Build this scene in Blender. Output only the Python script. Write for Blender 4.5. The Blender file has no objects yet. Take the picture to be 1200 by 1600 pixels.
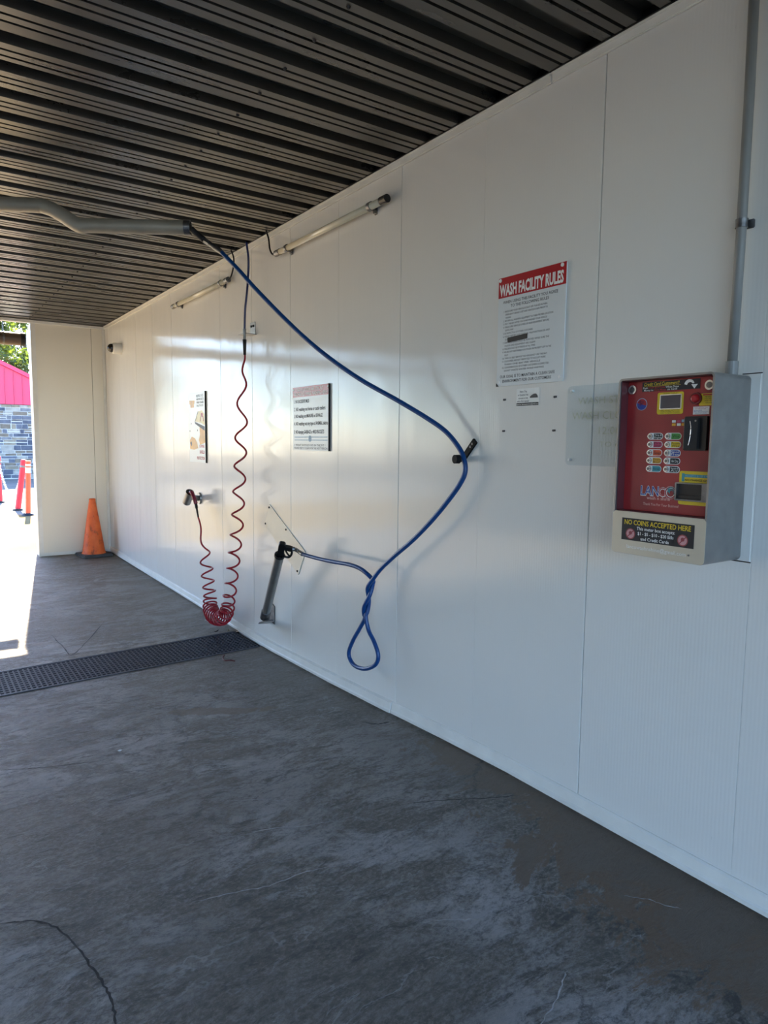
import bpy, bmesh, math, random
import numpy as np
from mathutils import Vector, Matrix

random.seed(7)
SC = bpy.context.scene
COL = SC.collection

# ------------------------------------------------------------------ camera
cam_data = bpy.data.cameras.new('camera')
cam_data.sensor_fit = 'HORIZONTAL'
cam_data.sensor_width = 36.0
cam_data.lens = 36.0 * 1075 / 1200
cam_data.clip_start = 0.05
cam_data.clip_end = 400
cam = bpy.data.objects.new('camera', cam_data)
COL.objects.link(cam)
cx = Vector((0.823395747602566, -0.5673803503532314, 0.009948912656968916))
cy = Vector((0.04885432323131328, 0.08834378609526825, 0.994891265696892))
cz = Vector((-0.5653606795061202, -0.8187031901070118, 0.1004608808292071))
m = Matrix((cx, cy, cz)).transposed().to_4x4()
m.translation = Vector((0, 0, 1.435))
cam.matrix_world = m
SC.camera = cam

# ------------------------------------------------------------------ sky, sun, exposure
world = bpy.data.worlds.new('world')
SC.world = world
world.use_nodes = True
wn = world.node_tree
bg = wn.nodes['Background']
sky = wn.nodes.new('ShaderNodeTexSky')
sky.sky_type = 'NISHITA'
sky.sun_disc = False
sky.sun_elevation = math.radians(35)
sky.sun_rotation = math.radians(9.2)
sky.air_density = 1.0
sky.dust_density = 0.6
sky.ozone_density = 4.0
tint = wn.nodes.new('ShaderNodeMix')
tint.data_type = 'RGBA'
tint.blend_type = 'MULTIPLY'
tint.inputs[0].default_value = 1.0
tint.inputs[7].default_value = (0.93, 0.985, 1.10, 1)      # colder white balance of the open sky
wn.links.new(sky.outputs['Color'], tint.inputs[6])
wn.links.new(tint.outputs[2], bg.inputs['Color'])
bg.inputs['Strength'].default_value = 0.29
sun_data = bpy.data.lights.new('sun', 'SUN')
sun_data.energy = 14.5
sun_data.color = (1.0, 0.88, 0.67)
sun_data.angle = math.radians(0.53)
sun = bpy.data.objects.new('sun', sun_data)
COL.objects.link(sun)
sun.rotation_euler = Vector((0.131, 0.809, 0.573)).to_track_quat('Z', 'Y').to_euler()
sun.location = (3, 14, 12)
SC.view_settings.view_transform = 'Standard'
SC.view_settings.look = 'None'
SC.view_settings.gamma = 1
SC.view_settings.use_curve_mapping = False
SC.view_settings.exposure = 1.90

# ------------------------------------------------------------------ helpers
def L(r, g, b):
    f = lambda c: (c / 255 / 12.92) if c / 255 <= 0.04045 else ((c / 255 + 0.055) / 1.055) ** 2.4
    return (f(r), f(g), f(b), 1)

def mat(name, rgb, rough=0.5, metal=0.0, spec=0.5, noise=None, coat=0.0):
    """Principled material; noise = (scale, amount, bump) mottles the colour and adds fine relief."""
    m = bpy.data.materials.new(name)
    m.use_nodes = True
    nt = m.node_tree
    p = nt.nodes['Principled BSDF']
    c = L(*rgb)
    p.inputs['Base Color'].default_value = c
    p.inputs['Roughness'].default_value = rough
    p.inputs['Metallic'].default_value = metal
    p.inputs['Specular IOR Level'].default_value = spec
    p.inputs['Coat Weight'].default_value = coat
    if noise:
        tc = nt.nodes.new('ShaderNodeTexCoord')
        n = nt.nodes.new('ShaderNodeTexNoise')
        n.inputs['Scale'].default_value = noise[0]
        n.inputs['Detail'].default_value = 6
        nt.links.new(tc.outputs['Object'], n.inputs['Vector'])
        r = nt.nodes.new('ShaderNodeValToRGB')
        a = noise[1]
        r.color_ramp.elements[0].position = 0.3
        r.color_ramp.elements[1].position = 0.7
        r.color_ramp.elements[0].color = tuple(x * (1 - a) for x in c[:3]) + (1,)
        r.color_ramp.elements[1].color = tuple(min(1, x * (1 + a)) for x in c[:3]) + (1,)
        nt.links.new(n.outputs['Fac'], r.inputs['Fac'])
        nt.links.new(r.outputs['Color'], p.inputs['Base Color'])
        if noise[2]:
            b = nt.nodes.new('ShaderNodeBump')
            b.inputs['Strength'].default_value = noise[2]
            b.inputs['Distance'].default_value = 0.01
            nt.links.new(n.outputs['Fac'], b.inputs['Height'])
            nt.links.new(b.outputs['Normal'], p.inputs['Normal'])
    return m

def obj(name, bm, material, parent=None, smooth=False, kind=None):
    me = bpy.data.meshes.new(name)
    if smooth:
        for f in bm.faces:
            f.smooth = True
    bm.normal_update()
    bm.to_mesh(me)
    bm.free()
    me.materials.append(material)
    o = bpy.data.objects.new(name, me)
    COL.objects.link(o)
    if parent:
        put(o, parent)
    if name in ('lettering', 'logo_letters', 'red_print', 'yellow_artwork', 'dark_artwork', 'faded_rule', 'teal_bar'):
        kind = 'stuff'
    if kind:
        o['kind'] = kind
    return o

def put(o, parent):
    o.parent = parent
    w = parent.location.copy()
    g = parent.parent
    while g:
        w += g.location
        g = g.parent
    if o.type == 'MESH':
        o.data.transform(Matrix.Translation(-w))
    else:
        o.location = o.location - w

def thing(name, label, cat, loc=(0, 0, 0), group=None):
    o = bpy.data.objects.new(name, None)
    o.empty_display_size = 0.05
    COL.objects.link(o)
    o.location = loc
    return tag(o, label, cat, group)

def tag(o, label, cat, group=None):
    o['label'] = label
    o['category'] = cat
    if group:
        o['group'] = group
    return o

def setting(name, loc=(0, 0, 0)):
    o = bpy.data.objects.new(name, None)
    o.empty_display_size = 0.05
    COL.objects.link(o)
    o.location = loc
    o['kind'] = 'structure'
    return o

def B():
    return bmesh.new()

def box(bm, x0, x1, y0, y1, z0, z1, bevel=0.0, M=None):
    r = bmesh.ops.create_cube(bm, size=1)
    vs = r['verts']
    c = Vector(((x0 + x1) / 2, (y0 + y1) / 2, (z0 + z1) / 2))
    s = Vector((x1 - x0, y1 - y0, z1 - z0))
    for v in vs:
        v.co = Vector((v.co.x * s.x, v.co.y * s.y, v.co.z * s.z)) + c
    if bevel:
        es = list({e for v in vs for e in v.link_edges})
        r2 = bmesh.ops.bevel(bm, geom=es, offset=bevel, segments=2, affect='EDGES')
        vs = list({v for f in r2['faces'] for v in f.verts} | {v for v in vs if v.is_valid})
    if M is not None:
        for v in vs:
            v.co = M @ v.co
    return vs

def frame(d):
    d = d.normalized()
    a = Vector((0, 0, 1)) if abs(d.z) < 0.9 else Vector((1, 0, 0))
    u = d.cross(a).normalized()
    return u, d.cross(u).normalized()

def cyl(bm, p0, p1, r0, r1=None, seg=20, cap=True):
    p0, p1 = Vector(p0), Vector(p1)
    r1 = r0 if r1 is None else r1
    u, v = frame(p1 - p0)
    A, C = [], []
    for i in range(seg):
        t = 2 * math.pi * i / seg
        d = u * math.cos(t) + v * math.sin(t)
        A.append(bm.verts.new(p0 + d * r0))
        C.append(bm.verts.new(p1 + d * r1))
    for i in range(seg):
        j = (i + 1) % seg
        bm.faces.new((A[i], A[j], C[j], C[i]))
    if cap:
        bm.faces.new(list(reversed(A)))
        bm.faces.new(C)

def hollow(bm, p0, p1, r, wall, seg=24):
    """an open tube with a wall thickness"""
    p0, p1 = Vector(p0), Vector(p1)
    u, v = frame(p1 - p0)
    R = []
    for p, q in ((p0, r), (p1, r), (p1, r - wall), (p0, r - wall)):
        R.append([bm.verts.new(p + (u * math.cos(2 * math.pi * i / seg) + v * math.sin(2 * math.pi * i / seg)) * q) for i in range(seg)])
    for k in range(4):
        a, c = R[k], R[(k + 1) % 4]
        for i in range(seg):
            j = (i + 1) % seg
            bm.faces.new((a[i], a[j], c[j], c[i]))

def tube(bm, pts, r, seg=10, cap=True):
    """swept round tube along a polyline with parallel-transported frames; r a number or a list"""
    pts = [Vector(p) for p in pts]
    n = len(pts)
    rr = r if isinstance(r, (list, tuple)) else [r] * n
    tan = []
    for i in range(n):
        tan.append((pts[min(i + 1, n - 1)] - pts[max(i - 1, 0)]).normalized())
    u, v = frame(tan[0])
    prev = None
    rings = []
    for i in range(n):
        if i:
            q = tan[i - 1].rotation_difference(tan[i])
            u = (q @ u)
            u = (u - tan[i] * u.dot(tan[i])).normalized()
        v = tan[i].cross(u)
        rings.append([bm.verts.new(pts[i] + (u * math.cos(2 * math.pi * k / seg) + v * math.sin(2 * math.pi * k / seg)) * rr[i]) for k in range(seg)])
    for a, c in zip(rings, rings[1:]):
        for k in range(seg):
            j = (k + 1) % seg
            bm.faces.new((a[k], a[j], c[j], c[k]))
    if cap:
        bm.faces.new(list(reversed(rings[0])))
        bm.faces.new(rings[-1])

def smooth_path(pts, n=12):
    """Catmull-Rom through control points (any dimension)"""
    P = np.array([list(p) for p in pts], float)
    P = np.vstack([2 * P[0] - P[1], P, 2 * P[-1] - P[-2]])
    out = []
    for i in range(1, len(P) - 2):
        for k in range(n):
            t = k / n
            out.append(0.5 * (2 * P[i] + (P[i + 1] - P[i - 1]) * t + (2 * P[i - 1] - 5 * P[i] + 4 * P[i + 1] - P[i + 2]) * t ** 2
                              + (3 * P[i] - P[i - 1] - 3 * P[i + 1] + P[i + 2]) * t ** 3))
    out.append(P[-2])
    return [tuple(p) for p in out]

def rr(y0, y1, z0, z1, r, n=5):
    """rounded rectangle, points (y, z), seen from the bay: y runs to the left"""
    if r <= 0:
        return [(y0, z0), (y1, z0), (y1, z1), (y0, z1)]
    out = []
    for cy_, cz_, a0 in ((y1 - r, z0 + r, -90), (y1 - r, z1 - r, 0), (y0 + r, z1 - r, 90), (y0 + r, z0 + r, 180)):
        for k in range(n + 1):
            a = math.radians(a0 + 90 * k / n)
            out.append((cy_ + r * math.cos(a), cz_ + r * math.sin(a)))
    return out

def disc_pts(y, z, r, n=20, a0=0, a1=360):
    return [(y + r * math.cos(math.radians(a0 + (a1 - a0) * k / n)), z + r * math.sin(math.radians(a0 + (a1 - a0) * k / n))) for k in range(n + (0 if a1 - a0 == 360 else 1))]

def wplate(bm, pts, x0, x1):
    """polygon in the wall plane given thickness from x0 (bay side) to x1"""
    A = [bm.verts.new((x0, y, z)) for y, z in pts]
    C = [bm.verts.new((x1, y, z)) for y, z in pts]
    n = len(pts)
    bm.faces.new(A)
    bm.faces.new(list(reversed(C)))
    for i in range(n):
        j = (i + 1) % n
        bm.faces.new((A[j], A[i], C[i], C[j]))
    bmesh.ops.recalc_face_normals(bm, faces=bm.faces)

def wring(bm, po, pi, x0, x1):
    R = [[bm.verts.new((x, y, z)) for y, z in p] for x, p in ((x0, po), (x1, po), (x1, pi), (x0, pi))]
    n = len(po)
    for k in range(4):
        a, c = R[k], R[(k + 1) % 4]
        for i in range(n):
            j = (i + 1) % n
            bm.faces.new((a[i], a[j], c[j], c[i]))
    bmesh.ops.recalc_face_normals(bm, faces=bm.faces)

def lettering(bm, s, x, yl, yr, zb, zt, bold=0.0, slant=0.0, skew=0.0):
    """flat letters on a plane facing the bay: left edge yl, right edge yr (yl > yr), between heights zb and zt"""
    cu = bpy.data.curves.new('letters', 'FONT')
    cu.body = s
    cu.resolution_u = 2
    cu.offset = bold
    cu.shear = slant
    o = bpy.data.objects.new('letters', cu)
    me = o.to_mesh()
    co = np.empty(len(me.vertices) * 3)
    me.vertices.foreach_get('co', co)
    co = co.reshape(-1, 3)
    if len(co):
        lo, hi = co.min(0), co.max(0)
        base = 0.0 if lo[1] < -0.02 else lo[1]
        sx = (yl - yr) / max(hi[0] - lo[0], 1e-6)
        sz = (zt - zb) / max(hi[1] - base, 1e-6)
        vs = [bm.verts.new((x, yl - (c[0] - lo[0]) * sx, zb + (c[1] - base) * sz + skew * (c[0] - lo[0]) * sx)) for c in co]
        for p in me.polygons:
            try:
                bm.faces.new([vs[i] for i in p.vertices])
            except ValueError:
                pass
    o.to_mesh_clear()
    bpy.data.objects.remove(o)
    bpy.data.curves.remove(cu)

def floor_z(y):
    return float(np.interp(y, [-3.5, 2.2, 3.0, 3.6, 4.45, 5.1, 6.5, 8.2, 9.3], [0, 0, -0.034, -0.055, -0.072, -0.066, -0.042, -0.018, 0.0]))

# ------------------------------------------------------------------ materials
class N:
    """small node-graph helper"""
    def __init__(s, name):
        s.m = bpy.data.materials.new(name)
        s.m.use_nodes = True
        s.nt = s.m.node_tree
        s.p = s.nt.nodes['Principled BSDF']
        s.tc = s.nt.nodes.new('ShaderNodeTexCoord').outputs['Object']
    def link(s, a, b):
        s.nt.links.new(a, b)
    def set(s, node, **k):
        for a, v in k.items():
            a = a.replace('_', ' ')
            if hasattr(v, 'is_linked') or hasattr(v, 'links'):
                s.link(v, node.inputs[a])
            else:
                node.inputs[a].default_value = v
    def mapv(s, scale=(1, 1, 1), rot=(0, 0, 0), loc=(0, 0, 0), vec=None):
        n = s.nt.nodes.new('ShaderNodeMapping')
        n.inputs['Scale'].default_value = scale
        n.inputs['Rotation'].default_value = rot
        n.inputs['Location'].default_value = loc
        s.link(vec or s.tc, n.inputs['Vector'])
        return n.outputs['Vector']
    def noise(s, vec, scale, detail=6, rough=0.55, dist=0.0):
        n = s.nt.nodes.new('ShaderNodeTexNoise')
        s.set(n, Scale=scale, Detail=detail, Roughness=rough, Distortion=dist)
        s.link(vec, n.inputs['Vector'])
        return n
    def ramp(s, fac, stops):
        n = s.nt.nodes.new('ShaderNodeValToRGB')
        el = n.color_ramp.elements
        while len(el) < len(stops):
            el.new(0.5)
        for e, (pos, c) in zip(el, stops):
            e.position = pos
            e.color = c if isinstance(c, tuple) else (c, c, c, 1)
        s.link(fac, n.inputs['Fac'])
        return n.outputs['Color']
    def mix(s, fac, a, b, mode='MIX'):
        n = s.nt.nodes.new('ShaderNodeMix')
        n.data_type = 'RGBA'
        n.blend_type = mode
        for v, i in ((fac, 0), (a, 6), (b, 7)):
            if hasattr(v, 'links'):
                s.link(v, n.inputs[i])
            else:
                n.inputs[i].default_value = v
        return n.outputs[2]
    def math(s, op, a, b=0.0, clamp=False):
        n = s.nt.nodes.new('ShaderNodeMath')
        n.operation = op
        n.use_clamp = clamp
        for v, i in ((a, 0), (b, 1)):
            if hasattr(v, 'links'):
                s.link(v, n.inputs[i])
            else:
                n.inputs[i].default_value = v
        return n.outputs[0]
    def bump(s, h, strength, dist, normal=None):
        n = s.nt.nodes.new('ShaderNodeBump')
        n.inputs['Strength'].default_value = strength
        n.inputs['Distance'].default_value = dist
        s.link(h, n.inputs['Height'])
        if normal is not None:
            s.link(normal, n.inputs['Normal'])
        return n.outputs['Normal']

def make_floor_mat():
    g = N('stamped_concrete')
    warp = g.noise(g.mapv(), 1.1, 4, 0.6)
    wv = g.nt.nodes.new('ShaderNodeMix'); wv.data_type = 'VECTOR'
    wv.inputs[0].default_value = 0.16
    g.link(g.tc, wv.inputs[4]); g.link(warp.outputs['Color'], wv.inputs[5])
    wvec = wv.outputs[1]
    big = g.noise(g.mapv((1, 1, 1), (0, 0, 0), (3, 1, 0)), 0.9, 5, 0.6).outputs['Fac']
    mid = g.noise(g.mapv((0.75, 1.5, 1), (0, 0, -0.5)), 5.5, 12, 0.72, 0.5).outputs['Fac']
    slate = g.noise(g.mapv((0.55, 1.6, 1), (0, 0, -0.42), vec=wvec), 13, 12, 0.74, 1.0).outputs['Fac']
    fine = g.noise(g.mapv((0.9, 1.3, 1), (0, 0, -0.4)), 55, 10, 0.78, 0.2).outputs['Fac']
    c = g.ramp(mid, [(0.36, L(86, 79, 71)), (0.5, L(122, 113, 103)), (0.64, L(160, 149, 136))])
    c = g.mix(0.5, c, g.ramp(slate, [(0.40, L(50, 46, 42)), (0.5, L(118, 110, 101)), (0.60, L(186, 174, 160))]))
    c = g.mix(0.45, c, g.ramp(fine, [(0.41, L(30, 28, 26)), (0.5, L(118, 110, 102)), (0.59, L(204, 192, 178))]))
    c = g.mix(g.ramp(big, [(0.42, 0.0), (0.62, 0.4)]), c, L(100, 90, 78))
    # pale mineral bloom
    bl = g.noise(g.mapv((0.8, 1.3, 1), (0, 0, -0.6), (1.4, 4.2, 0)), 2.6, 14, 0.78, 0.6).outputs['Fac']
    zone = g.noise(g.mapv((1, 1, 1), (0, 0, 0), (5.5, 0.4, 0)), 0.75, 2).outputs['Fac']
    blm = g.math('MULTIPLY', g.ramp(bl, [(0.47, 0.0), (0.56, 0.95)]), g.ramp(zone, [(0.40, 0.1), (0.55, 1.0)]))
    blm = g.math('MULTIPLY', blm, g.ramp(g.math('ADD', g.math('MULTIPLY', fine, 0.6), g.math('MULTIPLY', slate, 0.4)), [(0.40, 0.2), (0.52, 1.0)]))
    c = g.mix(blm, c, L(212, 206, 204))
    # pale crests of the slate texture, relief drawn in by colour
    cr = g.math('ABSOLUTE', g.math('SUBTRACT', slate, 0.53))
    crest = g.math('MULTIPLY', g.ramp(cr, [(0.0, 0.75), (0.012, 0.0)]), g.ramp(mid, [(0.44, 0.0), (0.60, 1.0)]))
    c = g.mix(crest, c, L(190, 182, 172))
    pit = g.math('MULTIPLY', g.ramp(slate, [(0.38, 0.8), (0.46, 0.0)]), g.ramp(big, [(0.35, 0.3), (0.6, 1.0)]))
    c = g.mix(pit, c, L(44, 42, 42))
    # hairline pale veins
    vn = g.noise(g.mapv((0.6, 1.5, 1), (0, 0, -0.3), (7, 3, 0), vec=wvec), 1.7, 7, 0.62, 0.4).outputs['Fac']
    vd = g.math('ABSOLUTE', g.math('SUBTRACT', vn, 0.5))
    vein = g.math('MULTIPLY', g.ramp(vd, [(0.0, 0.85), (0.007, 0.0)]), g.ramp(mid, [(0.46, 0.0), (0.56, 1.0)]))
    c = g.mix(vein, c, L(196, 190, 186))
    # brown silt washed up along the wall
    sep = g.nt.nodes.new('ShaderNodeSeparateXYZ'); g.link(g.tc, sep.inputs[0])
    sx = g.math('MULTIPLY', g.math('SUBTRACT', sep.outputs[0], 1.50), 2.2)
    sy = g.math('MULTIPLY', g.math('ABSOLUTE', g.math('SUBTRACT', sep.outputs[1], 1.15)), 0.75)
    silt = g.math('SUBTRACT', g.math('ADD', sx, g.math('MULTIPLY', g.math('SUBTRACT', bl, 0.5), 4.0)), sy)
    silt = g.ramp(silt, [(0.1, 0.0), (0.26, 0.9)])
    c = g.mix(silt, c, g.mix(fine, L(112, 84, 58), L(150, 116, 84)))
    # one tan puddle mark in the middle of the bay
    ux = g.math('MULTIPLY', g.math('SUBTRACT', sep.outputs[0], 1.341), 2.6)
    uy = g.math('MULTIPLY', g.math('ADD', g.math('SUBTRACT', sep.outputs[1], 3.543), g.math('MULTIPLY', g.math('SUBTRACT', sep.outputs[0], 1.341), 0.55)), 9.0)
    rad_ = g.math('SQRT', g.math('ADD', g.math('MULTIPLY', ux, ux), g.math('MULTIPLY', uy, uy)))
    rad_ = g.math('ADD', rad_, g.math('MULTIPLY', g.math('SUBTRACT', bl, 0.5), 2.2))
    c = g.mix(g.ramp(rad_, [(0.62, 0.75), (0.72, 0.0)]), c, g.mix(fine, L(112, 92, 70), L(150, 126, 98)))
    # dry tan film further along the wall and by the grate
    tan = g.math('ADD', g.math('MULTIPLY', g.math('SUBTRACT', sep.outputs[0], 1.6), 1.6), g.math('MULTIPLY', g.math('SUBTRACT', bl, 0.5), 4.5))
    c = g.mix(g.ramp(tan, [(0.1, 0.0), (0.5, 0.5)]), c, L(120, 110, 96))
    far = g.nt.nodes.new('ShaderNodeMapRange'); g.link(sep.outputs[1], far.inputs[0])
    for i_, v_ in ((1, 1.5), (2, 6.5), (3, 0.0), (4, 0.5)):
        far.inputs[i_].default_value = v_
    c = g.mix(far.outputs[0], c, L(146, 124, 94))
    # stamped joints
    vo = g.nt.nodes.new('ShaderNodeTexVoronoi'); vo.feature = 'DISTANCE_TO_EDGE'
    vo.inputs['Scale'].default_value = 0.95
    wn2 = g.noise(g.mapv(), 6.0, 9, 0.7)
    wv2 = g.nt.nodes.new('ShaderNodeMix'); wv2.data_type = 'VECTOR'; wv2.inputs[0].default_value = 0.17
    g.link(wvec, wv2.inputs[4]); g.link(wn2.outputs['Color'], wv2.inputs[5])
    g.link(wv2.outputs[1], vo.inputs['Vector'])
    part = g.ramp(g.noise(g.mapv((1, 1, 1), (0, 0, 0), (2, 8, 0)), 1.4, 4).outputs['Fac'], [(0.45, 0.0), (0.55, 1.0)])
    joint = g.math('MAXIMUM', g.ramp(vo.outputs['Distance'], [(0.0, 0.0), (0.008, 1.0)]), g.math('SUBTRACT', 1.0, part))
    c = g.mix(g.math('MULTIPLY', g.ramp(vo.outputs['Distance'], [(0.0, 0.6), (0.005, 0.0)]), part), c, L(46, 44, 42))
    g.link(c, g.p.inputs['Base Color'])
    h = g.math('ADD', g.math('MULTIPLY', slate, 1.5), g.math('ADD', g.math('MULTIPLY', mid, 1.6), g.math('MULTIPLY', fine, 0.30)))
    h = g.math('ADD', h, g.math('MULTIPLY', joint, 0.22))
    g.link(g.bump(h, 1.0, 0.05), g.p.inputs['Normal'])
    g.p.inputs['Roughness'].default_value = 0.46
    g.p.inputs['Specular IOR Level'].default_value = 0.38
    return g.m

def make_wall_mat(name, rgb, rough):
    g = N(name)
    n = g.noise(g.mapv(), 1.2, 4, 0.5).outputs['Fac']
    c = g.ramp(n, [(0.3, tuple(x * 0.97 for x in L(*rgb)[:3]) + (1,)), (0.7, L(*rgb))])
    sp = g.noise(g.mapv((1, 1, 0.25)), 38, 3, 0.5).outputs['Fac']
    c = g.mix(g.ramp(sp, [(0.76, 0.0), (0.80, 0.3)]), c, L(170, 165, 150))
    g.link(c, g.p.inputs['Base Color'])
    w = g.nt.nodes.new('ShaderNodeTexWave')
    w.wave_type = 'BANDS'; w.bands_direction = 'Y'
    g.set(w, Scale=24.0, Distortion=0.0)
    g.link(g.tc, w.inputs['Vector'])
    low = g.noise(g.mapv((1, 1.6, 0.55)), 2.4, 2, 0.4).outputs['Fac']
    nb = g.bump(low, 0.35, 0.012)
    nb = g.bump(w.outputs['Fac'], 0.18, 0.0012, nb)
    g.link(nb, g.p.inputs['Normal'])
    g.p.inputs['Roughness'].default_value = rough
    return g.m

def make_halftone():
    g = N('red_printed_face')
    sep = g.nt.nodes.new('ShaderNodeSeparateXYZ'); g.link(g.tc, sep.inputs[0])
    cell = 0.0055
    u = g.math('SUBTRACT', g.math('FRACT', g.math('DIVIDE', g.math('ADD', sep.outputs[1], sep.outputs[2]), cell)), 0.5)
    v = g.math('SUBTRACT', g.math('FRACT', g.math('DIVIDE', g.math('SUBTRACT', sep.outputs[1], sep.outputs[2]), cell)), 0.5)
    d = g.math('SQRT', g.math('ADD', g.math('MULTIPLY', u, u), g.math('MULTIPLY', v, v)))
    n = g.noise(g.mapv((1, 1, 1), (0.6, 0, 0)), 7, 1).outputs['Fac']
    lim = g.math('MULTIPLY', g.math('SUBTRACT', n, 0.3), 1.3)
    f = g.math('LESS_THAN', d, lim)
    c = g.mix(f, L(164, 46, 48), L(130, 34, 42))
    g.link(c, g.p.inputs['Base Color'])
    g.p.inputs['Roughness'].default_value = 0.3
    return g.m

def make_roof_mat():
    g = N('dark_roof_metal')
    n = g.noise(g.mapv((0.6, 3, 1)), 3, 6, 0.6).outputs['Fac']
    g.link(g.ramp(n, [(0.3, L(50, 47, 41)), (0.7, L(68, 64, 55))]), g.p.inputs['Base Color'])
    g.link(g.ramp(n, [(0.3, 0.24), (0.7, 0.36)]), g.p.inputs['Roughness'])
    g.p.inputs['Metallic'].default_value = 0.0
    g.p.inputs['Specular IOR Level'].default_value = 1.0
    return g.m

def make_cone_mat():
    g = N('worn_orange_plastic')
    n = g.noise(g.mapv((1, 1, 0.6)), 14, 8, 0.65).outputs['Fac']
    c = g.ramp(n, [(0.32, L(120, 62, 40)), (0.47, L(226, 98, 38)), (0.75, L(240, 118, 52))])
    g.link(c, g.p.inputs['Base Color'])
    g.p.inputs['Roughness'].default_value = 0.55
    return g.m

def glass(name, rgb, rough=0.05, trans=1.0, ior=1.1):
    m = bpy.data.materials.new(name)
    m.use_nodes = True
    p = m.node_tree.nodes['Principled BSDF']
    p.inputs['Base Color'].default_value = L(*rgb)
    p.inputs['Transmission Weight'].default_value = trans
    p.inputs['Roughness'].default_value = rough
    p.inputs['IOR'].default_value = ior
    return m

def clear_sheet(name):
    m = bpy.data.materials.new(name)
    m.use_nodes = True
    nt = m.node_tree
    p = nt.nodes['Principled BSDF']
    p.inputs['Base Color'].default_value = L(190, 206, 214)
    p.inputs['Roughness'].default_value = 0.12
    t = nt.nodes.new('ShaderNodeBsdfTransparent')
    t.inputs['Color'].default_value = (0.95, 0.97, 0.98, 1)
    mx = nt.nodes.new('ShaderNodeMixShader')
    mx.inputs[0].default_value = 0.03
    nt.links.new(t.outputs[0], mx.inputs[1])
    nt.links.new(p.outputs[0], mx.inputs[2])
    nt.links.new(mx.outputs[0], nt.nodes['Material Output'].inputs['Surface'])
    return m

M_floor = make_floor_mat()
M_wall = make_wall_mat('white_pvc_panel', (232, 230, 224), 0.10)
M_wallb = make_wall_mat('white_end_panel', (240, 234, 218), 0.25)
M_trim = mat('white_pvc_trim', (232, 230, 222), 0.35, noise=(9, 0.05, 0.1))
M_roof = make_roof_mat()
M_blackr = mat('matt_black_iron', (14, 14, 15), 0.7, spec=0.25, noise=(30, 0.2, 0.1))
M_black = mat('black_rubber', (22, 22, 24), 0.55, noise=(40, 0.2, 0.1))
M_blackp = mat('black_plastic', (16, 16, 18), 0.3, noise=(30, 0.15, 0))
M_gap = mat('dark_backing', (34, 32, 30), 0.9, noise=(10, 0.2, 0))
M_grate = mat('cast_grate', (58, 60, 68), 0.6, 0.1, noise=(25, 0.25, 0.15))
M_galv = mat('galvanized_pipe', (168, 162, 148), 0.45, 0.35, noise=(6, 0.12, 0.05))
M_steel = mat('brushed_stainless', (150, 149, 147), 0.34, 0.8, noise=(18, 0.1, 0.05))
M_steeld = mat('tarnished_steel', (120, 120, 122), 0.36, 0.9, noise=(30, 0.25, 0.2))
M_cream = mat('stainless_lower_panel', (205, 196, 176), 0.42, 0.35, noise=(5, 0.08, 0.05))
M_blue = mat('blue_rubber_hose', (10, 64, 122), 0.38, noise=(60, 0.12, 0.05))
M_navy = mat('navy_air_line', (22, 36, 92), 0.35, noise=(60, 0.1, 0))
M_red = mat('red_coil_hose', (150, 14, 34), 0.3, noise=(40, 0.12, 0))
M_face = make_halftone()
M_cone = make_cone_mat()
M_conebase = mat('dark_cone_base', (72, 70, 70), 0.7, noise=(20, 0.25, 0.3))
M_sign = mat('white_sign_sheet', (222, 226, 226), 0.28, noise=(4, 0.03, 0))
M_signred = mat('red_sign_ink', (176, 22, 34), 0.3, noise=(6, 0.06, 0))
M_ink = mat('black_ink', (30, 32, 38), 0.5, noise=(60, 0.1, 0))
M_grey_ink = mat('faded_grey_ink', (66, 68, 72), 0.5, noise=(90, 0.25, 0))
M_white = mat('white_ink', (236, 236, 232), 0.45, noise=(30, 0.04, 0))
M_yellow = mat('yellow_ink', (226, 196, 40), 0.4, noise=(30, 0.06, 0))
M_redink = mat('red_ink', (178, 30, 40), 0.4, noise=(30, 0.06, 0))
M_blueink = mat('blue_ink', (40, 66, 150), 0.4, noise=(30, 0.06, 0))
M_faint = mat('faded_blue_ink', (150, 182, 204), 0.5, noise=(50, 0.1, 0))
M_teal = mat('teal_ink', (60, 150, 160), 0.4, noise=(30, 0.06, 0))
M_green = mat('green_ink', (70, 150, 66), 0.4, noise=(30, 0.06, 0))
M_pink = mat('pink_ink', (190, 60, 100), 0.4, noise=(30, 0.06, 0))
M_orange = mat('orange_ink', (214, 84, 50), 0.4, noise=(30, 0.06, 0))
M_amber = mat('amber_ink', (228, 168, 50), 0.4, noise=(12, 0.15, 0))
M_screen = mat('dark_display_screen', (70, 66, 74), 0.15, noise=(8, 0.2, 0))
M_chrome = mat('chrome', (205, 205, 205), 0.18, 1.0, noise=(20, 0.05, 0))
M_conduit = mat('grey_conduit', (132, 132, 130), 0.45, noise=(14, 0.06, 0))
M_clear = clear_sheet('clear_acrylic')
M_guard = mat('cream_guard_sheet', (226, 218, 200), 0.3, noise=(5, 0.03, 0))
M_dome = mat('smoked_dome', (24, 22, 22), 0.08, coat=0.5, noise=(8, 0.1, 0))
M_tubelight = mat('pale_lamp_tube', (236, 226, 196), 0.22, coat=0.6, noise=(10, 0.03, 0))

# ------------------------------------------------------------------ floor and ground
GR0, GR1 = 4.50, 4.96          # trench edges at the wall end are skewed a little
def skew(x):
    return 0.055 * (x - 0.37)
XL, XR, YF, YE, ZC = -4.6, 2.1, -3.2, 9.262, 2.845

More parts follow.
